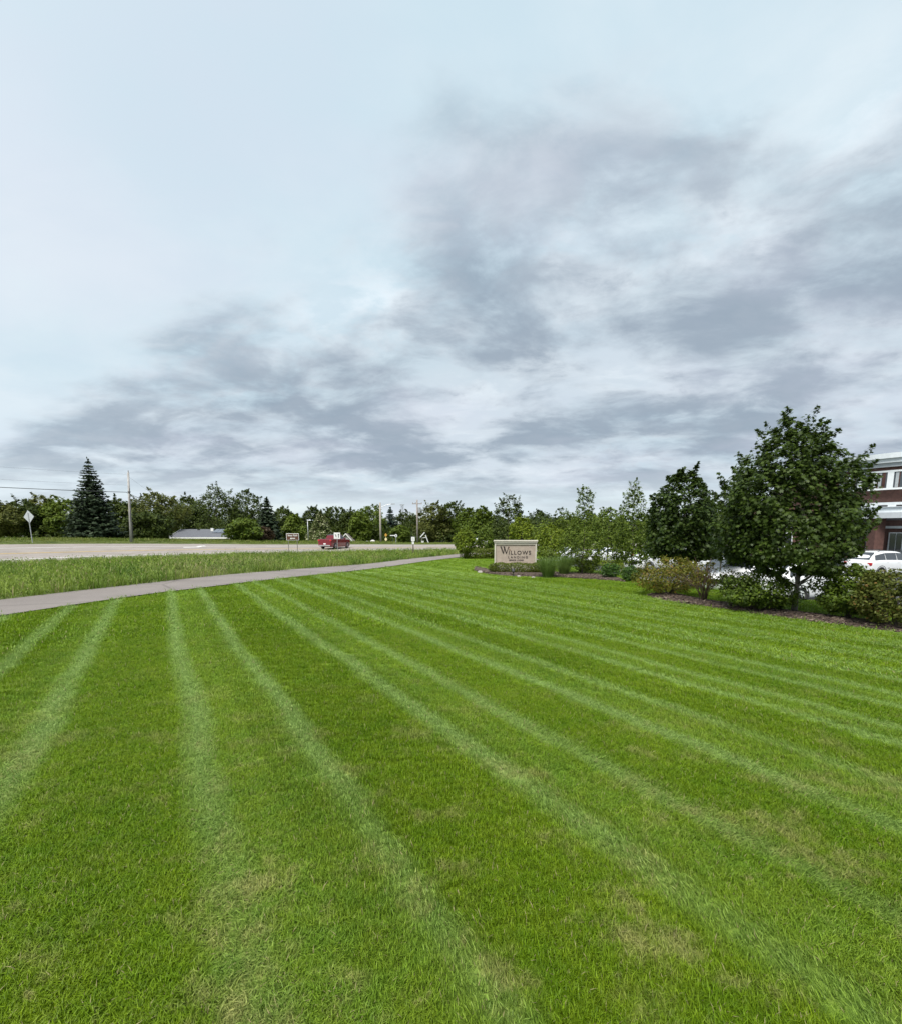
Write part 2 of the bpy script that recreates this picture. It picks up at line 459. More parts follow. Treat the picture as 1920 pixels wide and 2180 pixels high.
# ------------------------------------------------------------------ ground, trail, road, parking lot
def build_ground():
    xs = np.concatenate([[-2600, -1400, -800, -450, -280, -190, -140, -115], np.arange(-100, -20, 1.5), np.arange(-20, 26, .5), np.arange(26, 95, 1.5), [100, 125, 160, 220, 320, 500, 900, 1500, 2600]])
    ys = np.concatenate([[-2600, -1200, -600, -300, -150, -80, -40, -20, -10, -5, -2], np.arange(0, 46, .5), np.arange(46, 112, 1.2), [116, 125, 140, 165, 200, 260, 350, 500, 800, 1300, 2000, 3000]])
    X, Y = np.meshgrid(xs, ys); Z, dP, dR, tR, dC = gz(X.ravel(), Y.ravel(), True)
    Z = Z - .05 * ((dR > .3) & (dR < ROAD_W - .3))
    nx, ny = len(xs), len(ys)
    me = bpy.data.meshes.new('ground')
    idx = np.arange(nx * ny).reshape(ny, nx)
    q = np.stack([idx[:-1, :-1], idx[:-1, 1:], idx[1:, 1:], idx[1:, :-1]], -1).reshape(-1, 4)
    me.from_pydata(np.stack([X.ravel(), Y.ravel(), Z], 1).tolist(), [], q.tolist())
    rough = ((dP > PATH_W * .5) | (dR > 0)).astype(np.float32)
    rough = np.maximum(rough, np.where((dC > 30) | (Y.ravel() < -60) | (np.abs(X.ravel()) > 60), 1, 0)).astype(np.float32)
    a = me.attributes.new('rough', 'FLOAT', 'POINT'); a.data.foreach_set('value', rough)
    o = struct(link('ground', me, TURF, smooth=True)); return o


GROUND = build_ground()


def strip(name, P, d0, d1, zf, mat, n=1, i0=0, i1=None, parent=None):
    i1 = len(P) if i1 is None else i1
    L = [offset(P, d0 + (d1 - d0) * k / n)[i0:i1] for k in range(n + 1)]
    m = MB(); V = []
    for k in range(n + 1):
        z = zf(L[k][:, 0], L[k][:, 1], d0 + (d1 - d0) * k / n)
        V += [(a[0], a[1], b) for a, b in zip(L[k], z)]
    c = i1 - i0
    m.add(V, [(k * c + i, k * c + i + 1, (k + 1) * c + i + 1, (k + 1) * c + i) for k in range(n) for i in range(c - 1)])
    return m.obj(name, mat, parent)


PD = catmull(PN, 4)
struct(strip('trail', PD, 0, PATH_W, lambda x, y, d: lawn_z(x, y) + .035, PATHM, 2))
RD = catmull(np.hstack([RN, RB[:, None]]), 3); RDB = RD[:, 2]; RD = RD[:, :2]


def road_z(dz):
    def f(x, y, d): return -.9 + RDB[:len(x)] * d + dz
    return f


def road_strip(name, d0, d1, dz, mat, n=1, a=0, b=None, parent=None):
    b = len(RD) if b is None else b
    return strip(name, RD, d0, d1, lambda x, y, d: -.9 + RDB[a:b] * d + dz, mat, n, a, b, parent)


struct(road_strip('road', 0, ROAD_W, .0, ROADM, 6))
# painted lines belong to the road sheet but are flat paint of their own
struct(road_strip('edge_line', 2.2, 2.42, .012, LINEW))
struct(road_strip('edge_line', 12.4, 12.60, .012, LINEW))
for d in (6.9, 7.25): struct(road_strip('centre_line', d, d + .14, .012, LINEY))


def build_lot():
    xs = np.arange(8, 92, 1.0); ys = np.arange(-8, 62, 1.0)
    X, Y = np.meshgrid(xs, ys); _, dR, _, dC = zones(X.ravel(), Y.ravel())
    m = MB(); Z = gz(X.ravel(), Y.ravel()) + .02; ins = (dC > -.2) & (dC < 46); V = list(zip(X.ravel(), Y.ravel(), Z)); nx = len(xs)
    fs = []
    for j in range(len(ys) - 1):
        for i in range(nx - 1):
            k = j * nx + i
            if ins[k] and ins[k + 1] and ins[k + nx] and ins[k + nx + 1]: fs.append((k, k + 1, k + nx + 1, k + nx))
    m.add(V, fs); o = m.obj('parking_lot', LOTM)
    import bmesh
    bm = bmesh.new(); bm.from_mesh(o.data); bmesh.ops.delete(bm, geom=[v for v in bm.verts if not v.link_faces], context='VERTS'); bm.to_mesh(o.data); bm.free()
    struct(o)
    # kerb along the lawn side
    C = catmull(CURB, 3); Q = offset(C, .0); Q2 = offset(C, -.16)
    k = MB(); z = gz(C[:, 0], C[:, 1]) ; n = len(C)
    z0 = z - .1; z1 = np.maximum(z, -1.3) + .13
    V = [(a[0], a[1], b) for a, b in zip(Q, z0)] + [(a[0], a[1], b) for a, b in zip(Q, z1)] + [(a[0], a[1], b) for a, b in zip(Q2, z1)] + [(a[0], a[1], b) for a, b in zip(Q2, z0 - .1)]
    k.add(V, [(r * n + i, r * n + i + 1, (r + 1) * n + i + 1, (r + 1) * n + i) for r in range(3) for i in range(n - 1)])
    struct(k.obj('kerb', CONC))


build_lot()

# ------------------------------------------------------------------ vegetation helpers
LOBED = np.array([(0, -.5), (.13, -.20), (.46, -.30), (.30, .0), (.50, .22), (.18, .22), (0, .56), (-.18, .22), (-.50, .22), (-.30, .0), (-.46, -.30), (-.13, -.20)])
OVAL = np.array([(0, -.5), (.24, -.15), (.22, .18), (0, .5), (-.22, .18), (-.24, -.15)])
DIAM = np.array([(0, -.5), (.3, 0), (0, .5), (-.3, 0)])
SPRIG = np.array([(-.09, -.5), (.09, -.5), (.26, .1), (0, .5), (-.26, .1)])


def orient(C, Nrm, S, shape, r, updir=None, cup=0.0):
    """(N*k,3) vertices of flat leaves at C facing Nrm; updir steers the leaf axis"""
    N = len(C); Nrm = Nrm / (np.linalg.norm(Nrm, axis=1)[:, None] + 1e-9)
    ref = r.normal(size=(N, 3)) if updir is None else updir
    a = np.cross(Nrm, ref); a /= np.linalg.norm(a, axis=1)[:, None] + 1e-9
    b = np.cross(a, Nrm)
    k = len(shape); V = np.zeros((N, k, 3))
    for i, (x, y) in enumerate(shape):
        V[:, i] = C + S[:, None] * (x * a + y * b - cup * (x * x + y * y) * Nrm)
    return V.reshape(-1, 3)


def prof(keys):
    t, r = zip(*keys); return lambda x: np.interp(x, t, r)


ROUND = prof([(0, .35), (.12, .78), (.35, 1), (.6, .95), (.8, .72), (.93, .4), (1, .1)])
EGG = prof([(0, .40), (.08, .80), (.25, 1), (.5, .92), (.7, .72), (.85, .46), (.95, .24), (1, .06)])
CONE = prof([(0, .45), (.08, .95), (.2, 1), (.5, .66), (.75, .36), (.92, .14), (1, .03)])
DOME = prof([(0, .55), (.25, .95), (.5, 1), (.75, .85), (.9, .55), (1, .2)])
COLUMN = prof([(0, .5), (.1, .9), (.3, 1), (.5, .72), (.7, .42), (.85, .36), (1, .12)])


def crown_leaves(r, n, H, R, pf, K, cr, leaf, shape, z0=0.0, hollow=.45, flat=.65, up=.9, lean=(0, 0), lump=.22, cup=.25, fill=.3, shoots=0):
    ts = np.linspace(0, 1, 200); w = (pf(ts) + .06) ** 1.25; w /= w.sum()
    t = r.choice(ts, K, p=w); an = r.uniform(0, 2 * math.pi, K)
    ph = r.uniform(0, 6.28, 4)
    def lumpf(an, t): return 1 + lump * (np.sin(2 * an + ph[0] + 5 * t) * .5 + np.sin(3 * an + ph[1] - 7 * t) * .5 + np.sin(9 * t + ph[2]) * .35 + np.sin(7 * an + 17 * t + ph[3]) * .25)
    rad = R * pf(t) * lumpf(an, t) * r.uniform(hollow ** 2, 1, K) ** .5
    C = np.stack([rad * np.cos(an) + lean[0] * t, rad * np.sin(an) + lean[1] * t, t * H], 1)
    cs = cr * R * r.uniform(.6, 1.35, K) * (.45 + .55 * pf(t))
    i = r.integers(0, K, n)
    off = r.normal(size=(n, 3)); off /= np.linalg.norm(off, axis=1)[:, None]; off *= r.uniform(0, 1, (n, 1)) ** .45
    P = C[i] + off * cs[i][:, None] * np.array([1, 1, flat])
    nf = int(n * fill)                     # leaves between the clusters
    t2 = r.choice(ts, nf, p=w); a2 = r.uniform(0, 2 * math.pi, nf); r2 = R * pf(t2) * lumpf(a2, t2) * r.uniform(.45, 1.06, nf) ** .5
    P[:nf] = np.stack([r2 * np.cos(a2) + lean[0] * t2, r2 * np.sin(a2) + lean[1] * t2, t2 * H], 1) + r.normal(size=(nf, 3)) * .03 * R
    if shoots:                             # young shoots that break the outline
        m_ = max(6, int(n * .10 / shoots)); k0 = nf
        for q in range(shoots):
            t3 = r.uniform(.25, 1); a3 = r.uniform(0, 2 * math.pi); rr = R * float(pf(t3)) * float(lumpf(a3, t3)) * .95
            b3 = np.array([rr * math.cos(a3) + lean[0] * t3, rr * math.sin(a3) + lean[1] * t3, t3 * H])
            d3 = np.array([math.cos(a3) * .6, math.sin(a3) * .6, .9]) + r.normal(size=3) * .25; ln = R * r.uniform(.12, .30)
            f3 = r.uniform(0, 1, (m_, 1)); P[k0:k0 + m_] = (b3 + d3 * ln * f3 + r.normal(size=(m_, 3)) * R * .045 * (1.15 - f3))[:len(P[k0:k0 + m_])]; k0 += m_
    out = P - np.array([0, 0, H * .45]); out /= np.linalg.norm(out, axis=1)[:, None] + 1e-9
    Nn = .55 * out + np.array([0, 0, up]) + r.normal(size=(n, 3)) * .55 + off * .5
    S = leaf * r.uniform(.65, 1.3, n)
    P[:, 2] = np.maximum(P[:, 2], -.02 * H) + z0
    return orient(P, Nn, S, shape, r, cup=cup), C + np.array([0, 0, z0])


def trunk_mesh(r, H, rad, tips, top=.7, base=.0, n=8, wob=.02):
    """tapered trunk that forks into limbs reaching for the crown clusters"""
    m = MB(); pts = []; rr = []
    for i in range(7):
        t = i / 6; pts.append((r.normal() * wob * H * t * .5, r.normal() * wob * H * t * .5, base - .15 + (top * H + .15) * t))
        rr.append(rad * (1.25 if i == 0 else 1 - .82 * t))
    m.tube(pts, rr, n)
    for tip in tips:
        z = min(max(tip[2] - H * r.uniform(.10, .28), H * .16), top * H * .92)
        f = (z - base) / (top * H) * 6; i = int(min(max(f, 0), 5)); p0 = np.array(pts[i]) + (np.array(pts[i + 1]) - np.array(pts[i])) * (f - i)
        mid = p0 * .5 + np.array(tip) * .5 + np.array([0, 0, -.02 * H]); k = max(rad * .38 * (1 - z / H), rad * .1)
        m.tube([p0, mid, tip], [k, k * .6, k * .15], 5)
    return m


def finish_tree(name, label, cat, loc, group, rz=0.0):
    e = empty(name, loc, rz); tag(e, label, cat, group); return e


def broad_tree(label, loc, H, R, lm, seed, n=5000, leaf=.34, K=60, cr=.26, pf=ROUND, z0f=.14, trunk_r=None, shape=DIAM, name='broadleaf_tree', group=None, bark=None, hollow=.5, lump=.25, lean=(0, 0), tips=7, up=.9, flat=.7, fill=.3, shoots=24):
    r = np.random.default_rng(seed); e = finish_tree(name, label, 'tree', loc, group)
    z0 = H * z0f; V, C = crown_leaves(r, n, H - z0 - cr * R * .3, R * (1 - cr * .5), pf, K, cr, leaf, shape, z0, hollow, flat, up, lean, lump, .25, fill, shoots)
    tr = trunk_r or H * .016
    trunk_mesh(r, H, tr, C[r.choice(len(C), min(tips, len(C)), replace=False)], .72).obj('trunk', bark or BARK, e, True)
    islands('crown', V, len(shape), lm, e); return e


def conifer(label, loc, H, R, lm, seed, levels=26, name='spruce_tree', group=None, density=1.0, leaf=.5):
    r = np.random.default_rng(seed); e = finish_tree(name, label, 'tree', loc, group)
    C = []; D = []; U = []; S = []
    m = MB(); m.tube([(0, 0, -.1), (0, 0, H * .6), (0, 0, H * .985)], [H * .016, H * .009, .012], 8)
    for L in range(levels):
        t = (L + r.uniform(-.3, .3)) / levels; t = min(max(t, 0), .985)
        z = .03 * H + t * H * .96; br = R * (1 - t) ** .82 * r.uniform(.86, 1.06) + .03 * R; nb = int(9 + 9 * (1 - t))
        a0 = r.uniform(0, 6.28)
        for b in range(nb):
            an = a0 + 2 * math.pi * (b + r.uniform(-.35, .35)) / nb; ln = br * r.uniform(.72, 1.12)
            d = np.array([math.cos(an), math.sin(an), 0]); sd_ = np.array([-d[1], d[0], 0])
            if b % 3 == 0 and t < .9: m.tube([(0, 0, z), tuple(d * ln * .8 + np.array([0, 0, z - .10 * ln]))], [.012 * H * (1 - t) * .35 + .006, .006], 4)
            q = max(3, int(ln / leaf * 3.4 * density))
            for j in range(q):
                f = (j + r.uniform(0, 1)) / q; f = .12 + .9 * f
                drop = -.26 * f + .20 * f ** 3
                w = (.16 + .34 * (1 - f)) * ln * .55
                for s_ in (-1, 1):
                    p = d * ln * f + sd_ * s_ * w * r.uniform(0, 1) + np.array([0, 0, z + drop * ln + r.normal() * .02 * ln - .05 * abs(s_) * w])
                    C.append(p); D.append(d * .8 + sd_ * s_ * .6 + np.array([0, 0, .10 + .35 * (f > .85)]) + r.normal(size=3) * .18)
                    U.append(np.array([0, 0, 1.0]) + r.normal(size=3) * .38 + d * .35); S.append(leaf * r.uniform(.7, 1.25) * (.55 + .45 * (1 - t)))
    for j in range(14): C.append(np.array([0, 0, H * (.95 + .05 * r.random())]) + r.normal(size=3) * .02 * R); D.append(np.array([0, 0, 1.0]) + r.normal(size=3) * .4); U.append(r.normal(size=3)); S.append(leaf * .5)
    V = orient(np.array(C), np.array(U), np.array(S), SPRIG, r, updir=np.array(D), cup=.12)
    m.obj('trunk', BARK, e, True); islands('crown', V, 5, lm, e); return e


def shrub(label, loc, H, R, lm, seed, n=2500, leaf=.07, K=40, cr=.3, pf=DOME, name='shrub', stems=9, group=None, shape=OVAL, squash=1.0, sparse=False, z0=.12, lump=.2, bark=None, rz=0.0):
    r = np.random.default_rng(seed); e = empty(name, loc, rz); tag(e, label, 'shrub', group); e.scale = (1, squash, 1)
    V, C = crown_leaves(r, n, H * (1 - z0) - cr * R * .4, R * (1 - cr * .5), pf, K, cr, leaf, shape, H * z0, .35, .8, .7, (0, 0), lump)
    m = MB()
    for k in range(stems):
        tip = C[r.integers(0, len(C))]; b = np.array([r.normal() * .06 * R, r.normal() * .06 * R, -.05])
        mid = b * .6 + tip * .4 + np.array([0, 0, .12 * H]) + r.normal(size=3) * .03
        q = max(.006, .012 * H); m.tube([b, mid, tip], [q, q * .7, q * .3], 5)
        if sparse:
            for _ in range(3):
                t2 = tip + r.normal(size=3) * np.array([.25, .25, .18]) * R; m.tube([mid, t2], [q * .5, q * .2], 4)
    m.obj('stems', bark or BARK, e, True); islands('foliage', V, len(shape), lm, e); return e


# foliage colours
L_MAPLE = leaf_mat('maple_leaves', (.014, .031, .005), (.062, .096, .013), .24, .5, gloss=.22)
L_DARK = leaf_mat('dark_leaves', (.024, .043, .008), (.078, .105, .016), .25)
L_MID = leaf_mat('mid_leaves', (.055, .096, .010), (.140, .185, .022), .3)
L_LIGHT = leaf_mat('light_leaves', (.085, .135, .010), (.205, .250, .022), .35)
L_OLIVE = leaf_mat('olive_leaves', (.055, .072, .014), (.135, .145, .030), .3)
L_PALE = leaf_mat('blossom_leaves', (.060, .090, .022), (.14, .165, .05), .3, odd=(.42, .42, .25, .25))
L_BLUE = leaf_mat('blue_spruce', (.016, .030, .022), (.045, .066, .052), .15)
L_SPRUCE = leaf_mat('spruce_needles', (.013, .025, .011), (.040, .060, .028), .12)
L_BRONZE = leaf_mat('bronze_leaves', (.075, .085, .010), (.165, .165, .020), .3, odd=(.22, .13, .025, .14))
L_SHRUB = leaf_mat('shrub_leaves', (.042, .078, .008), (.130, .178, .020), .28, .42)
L_SHRUBO = leaf_mat('shrub_olive_leaves', (.050, .066, .010), (.115, .130, .024), .3, odd=(.19, .11, .03, .08))
L_YEW = leaf_mat('yew_leaves', (.045, .072, .008), (.130, .150, .018), .2)
L_HYD = leaf_mat('hydrangea_leaves', (.026, .062, .012), (.075, .140, .024), .28, .42)
L_RED = leaf_mat('purple_leaves', (.045, .035, .020), (.10, .065, .035), .25)
FAR_WOOD = leaf_mat('far_wood_leaves', (.026, .045, .013), (.070, .098, .026), .2)


# ------------------------------------------------------------------ blades of grass
def blade_clump(name, n, h, w, spread, lean, seed, mat, heads=0):
    r = np.random.default_rng(seed); V = []; Fc = []
    for i in range(n):
        b = np.array([r.normal() * spread, r.normal() * spread, -.004]); a = r.uniform(0, 6.28); d = np.array([math.cos(a), math.sin(a), 0]); s_ = np.array([-d[1], d[0], 0])
        hh = h * r.uniform(.55, 1.2); ln = lean * r.uniform(.2, 1.3); ww = w * r.uniform(.7, 1.25) * .5
        m1 = b + d * hh * ln * .35 + np.array([0, 0, hh * .58]); tip = b + d * hh * ln * 1.05 + np.array([0, 0, hh * (1 - .28 * ln)])
        o = len(V); V += [b - s_ * ww, b + s_ * ww, m1 + s_ * ww * .85, m1 - s_ * ww * .85, tip]; Fc += [(o, o + 1, o + 2, o + 3), (o + 3, o + 2, o + 4)]
        if i < heads:
            o = len(V); t0 = tip + np.array([0, 0, -.02]); q = ww * 2.2; V += [t0, t0 + s_ * q + np.array([0, 0, h * .08]), t0 + d * .03 + np.array([0, 0, h * .22]), t0 - s_ * q + np.array([0, 0, h * .08])]; Fc.append((o, o + 1, o + 2, o + 3))
    me = bpy.data.meshes.new(name); me.from_pydata([tuple(v) for v in V], [], Fc); me.update(); me.materials.append(mat)
    return bpy.data.objects.new(name, me)


def scatter(name, pts, rot, scl, objs, label, cat, pick=None):
    n = len(pts); me = bpy.data.meshes.new(name); me.vertices.add(n); me.vertices.foreach_set('co', np.ascontiguousarray(pts, np.float32).ravel())
    for nm, arr in (('rot', rot), ('scl', scl)):
        a = me.attributes.new(nm, 'FLOAT_VECTOR', 'POINT'); a.data.foreach_set('vector', np.ascontiguousarray(arr, np.float32).ravel())
    a = me.attributes.new('pick', 'INT', 'POINT'); a.data.foreach_set('value', (rng.integers(0, len(objs), n) if pick is None else pick).astype(np.int32))
    me.update(); o = link(name, me, None)
    coll = bpy.data.collections.new(name + '_source')
    for b in objs: coll.objects.link(b)
    ng = bpy.data.node_groups.new(name, 'GeometryNodeTree')
    ng.interface.new_socket('Geometry', in_out='INPUT', socket_type='NodeSocketGeometry'); ng.interface.new_socket('Geometry', in_out='OUTPUT', socket_type='NodeSocketGeometry')
    N = ng.nodes; Lk = ng.links.new
    gi = N.new('NodeGroupInput'); go = N.new('NodeGroupOutput'); ip = N.new('GeometryNodeInstanceOnPoints'); ci = N.new('GeometryNodeCollectionInfo')
    ci.inputs['Collection'].default_value = coll; ci.inputs['Separate Children'].default_value = True; ci.inputs['Reset Children'].default_value = True
    def na(nm, typ):
        x = N.new('GeometryNodeInputNamedAttribute'); x.data_type = typ; x.inputs['Name'].default_value = nm; return x.outputs[0]
    er = N.new('FunctionNodeEulerToRotation'); Lk(na('rot', 'FLOAT_VECTOR'), er.inputs[0])
    Lk(gi.outputs[0], ip.inputs['Points']); Lk(ci.outputs[0], ip.inputs['Instance']); ip.inputs['Pick Instance'].default_value = True
    Lk(na('pick', 'INT'), ip.inputs['Instance Index']); Lk(er.outputs[0], ip.inputs['Rotation']); Lk(na('scl', 'FLOAT_VECTOR'), ip.inputs['Scale']); Lk(ip.outputs[0], go.inputs[0])
    md = o.modifiers.new('scatter', 'NODES'); md.node_group = ng
    return tag(o, label, cat, kind='stuff')


def tilt_euler(phi, ax, ay, ang):
    """euler angles of: turn by phi about z, then lean by ang towards (ax, ay)"""
    n = np.hypot(ax, ay) + 1e-9; kx, ky = -ay / n, ax / n
    c, s_ = np.cos(ang), np.sin(ang); q = 1 - c
    R = [[c + kx * kx * q, kx * ky * q, ky * s_], [kx * ky * q, c + ky * ky * q, -kx * s_], [-ky * s_, kx * s_, c]]
    cp, sp = np.cos(phi), np.sin(phi)
    r00 = R[0][0] * cp + R[0][1] * sp; r10 = R[1][0] * cp + R[1][1] * sp; r20 = R[2][0] * cp + R[2][1] * sp
    r21 = -R[2][0] * sp + R[2][1] * cp; r22 = R[2][2]
    return np.stack([np.arctan2(r21, r22), -np.arcsin(np.clip(r20, -1, 1)), np.arctan2(r10, r00)], 1)


BED2 = catmull([(6.2, 17.2), (7.2, 15.5), (8.6, 13.9), (10.0, 12.6), (11.4, 11.3), (13.2, 9.4)], 5)   # front edge of the long mulch bed, re-fitted below
BED2 = catmull([tuple(ground_px(u, v)[:2]) for u, v in ((1366, 1268), (1440, 1284), (1540, 1298), (1640, 1312), (1740, 1326), (1830, 1337), (1925, 1348))] , 5)
BED2_W = 1.45
BED1F = np.array([tuple(ground_px(u, v)[:2]) for u, v in ((1008, 1215), (1030, 1221), (1075, 1226), (1130, 1228), (1190, 1230), (1260, 1234), (1310, 1238), (1335, 1240))])


def bed1_back(p): return p + np.array([.35, 3.4])


BED1P = np.vstack([BED1F, BED1F[::-1] + np.array([.3, 3.2])])


def in_poly(X, Y, P):
    ins = np.zeros(X.shape, bool); j = len(P) - 1
    for i in range(len(P)):
        c = ((P[i, 1] > Y) != (P[j, 1] > Y)) & (X < (P[j, 0] - P[i, 0]) * (Y - P[i, 1]) / (P[j, 1] - P[i, 1] + 1e-12) + P[i, 0]); ins ^= c; j = i
    return ins


def bed_mask(X, Y):
    d, t = poly_sd(X, Y, BED2)
    return ((d > -.0) & (d < BED2_W) & (t > .01) & (t < len(BED2) - 1.01)) | in_poly(X, Y, BED1P)


def build_lawn_blades():
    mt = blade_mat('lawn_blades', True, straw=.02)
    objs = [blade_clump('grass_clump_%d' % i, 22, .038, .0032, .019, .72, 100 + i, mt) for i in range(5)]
    far = [blade_clump('grass_clump_far_%d' % i, 16, .042, .0075, .04, .7, 200 + i, mt) for i in range(3)]
    P = []; S = []; Pk = []
    rings = [(.6, 3.2, 2100, 1.0, 0), (3.2, 5.5, 1400, 1.05, 0), (5.5, 9, 620, 1.2, 0), (9, 14, 260, 1.25, 1), (14, 24, 95, 1.6, 1), (24, 40, 22, 2.0, 1)]
    for (r0, r1, den, sc, far_), half in zip(rings, np.radians([180, 105, 82, 68, 66, 62])):
        n = int(den * half * (r1 * r1 - r0 * r0)); r = np.sqrt(rng.uniform(r0 * r0, r1 * r1, n)); a = rng.uniform(-half, half, n)
        x, y = r * np.sin(a), r * np.cos(a)
        z, dP, dR, tR, dC = gz(x, y, True)
        ok = (rng.random(n) < np.where(np.abs(a) < 1.0, 1.0, .55 if r1 < 4 else .85)) & (dP < -.02) & (dC < -.25) & (dR < 0) & ~bed_mask(x, y)
        x, y, z = x[ok], y[ok], z[ok]; P.append(np.stack([x, y, z], 1)); k = len(x)
        hs = sc * rng.uniform(.75, 1.3, k); wd = sc * rng.uniform(.9, 1.2, k)
        S.append(np.stack([wd, wd, np.minimum(hs, 1.45)], 1)); Pk.append(rng.integers(5, 8, k) if far_ else rng.integers(0, 5, k))
    P = np.vstack(P); S = np.vstack(S); Pk = np.concatenate(Pk); n = len(P)
    s = .86 * P[:, 0] + .51 * P[:, 1]
    tr = np.min(np.abs(s[:, None] - np.array(TRACKS)[None]), 1)
    inT = np.exp(-(tr / .12) ** 2); par = np.sign(np.sin(2 * math.pi * (s - .54) / 3.44))
    ax, ay = -.51 * par + rng.normal(size=n) * .5, .86 * par + rng.normal(size=n) * .5
    ang = np.radians(12) + np.radians(34) * inT + rng.normal(size=n) * .10
    S[:, 2] *= 1 - .15 * inT
    rot = tilt_euler(rng.uniform(0, 6.28, n), ax, ay, np.clip(ang, 0, 1.1))
    print('lawn clumps', n)
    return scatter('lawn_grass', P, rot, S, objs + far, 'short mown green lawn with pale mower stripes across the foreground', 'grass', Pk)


def build_rough():
    mt = blade_mat('rough_blades', False, (.080, .155, .016), (.225, .300, .050), .06, True)
    objs = [blade_clump('tall_clump_%d' % i, 16, .42, .013, .10, .55, 300 + i, mt, heads=5) for i in range(4)]
    sh = [blade_clump('short_clump_%d' % i, 16, .12, .010, .06, .7, 320 + i, mt) for i in range(2)]
    P = []; S = []; K = []
    n = 120000; x = rng.uniform(-52, 24, n); y = rng.uniform(2, 82, n)
    w = np.clip(26 / (np.hypot(x, y) + 1), .25, 1.4); keep = rng.random(n) < w * .62
    x, y = x[keep], y[keep]
    z, dP, dR, tR, dC = gz(x, y, True); vis = np.abs(np.arctan2(x, y)) < math.radians(58)
    a = dP - PATH_W; ok = (a > .03) & (dR < -.15) & vis
    x, y, z, a, dR = x[ok], y[ok], z[ok], a[ok], dR[ok]
    short = (a < .42) | (dR > -.8); P.append(np.stack([x, y, z], 1)); k = len(x)
    hs = rng.uniform(.55, 1.3, k) * np.where(short, 1.0, .55 + .45 * ss(.4, 2.5, a)) * np.clip(1 - .3 * (dR > -2.5), 0, 1); wd = rng.uniform(.9, 1.5, k) * (1 + np.hypot(x, y) / 60)
    S.append(np.stack([wd, wd, hs], 1)); K.append(np.where(short, rng.integers(4, 6, k), rng.integers(0, 4, k)))
    o1 = None
    P_, S_, K_ = np.vstack(P), np.vstack(S), np.concatenate(K); n = len(P_); print('rough clumps', n)
    rot = tilt_euler(rng.uniform(0, 6.28, n), rng.normal(size=n) + .6, rng.normal(size=n), np.abs(rng.normal(size=n)) * .16)
    scatter('verge_grass', P_, rot, S_, objs + sh, 'tall unmown grass in the ditch between trail and road', 'grass', K_)
    # beyond the road
    n = 60000; x = rng.uniform(-75, 70, n); y = rng.uniform(30, 112, n); z, dP, dR, tR, dC = gz(x, y, True); vis = np.abs(np.arctan2(x, y)) < math.radians(56)
    dv = dR - ROAD_W; ok = (dv > .1) & (dv < 11) & vis; x, y, z, dv = x[ok], y[ok], z[ok], dv[ok]; k = len(x)
    mt2 = blade_mat('far_verge_blades', False, (.095, .150, .018), (.185, .225, .045), .08)
    objs = [blade_clump('far_clump_%d' % i, 14, .34, .022, .16, .5, 340 + i, mt2, heads=5) for i in range(3)]
    hs = rng.uniform(.5, 1.2, k) * (.22 + .78 * ss(1.5, 5.5, dv)) * np.where(x > -10, .45, 1.0); wd = rng.uniform(1.0, 1.8, k)
    rot = tilt_euler(rng.uniform(0, 6.28, k), rng.normal(size=k), rng.normal(size=k), np.abs(rng.normal(size=k)) * .15)
    scatter('far_verge_grass', np.stack([x, y, z], 1), rot, np.stack([wd, wd, hs], 1), objs, 'strip of tall grass along the far side of the road', 'grass')


build_lawn_blades()
build_rough()

# ------------------------------------------------------------------ mulch beds
MULCH = M('mulch', (.066, .046, .033), .95, .45, 9, 1.0, 25, coord='Object')


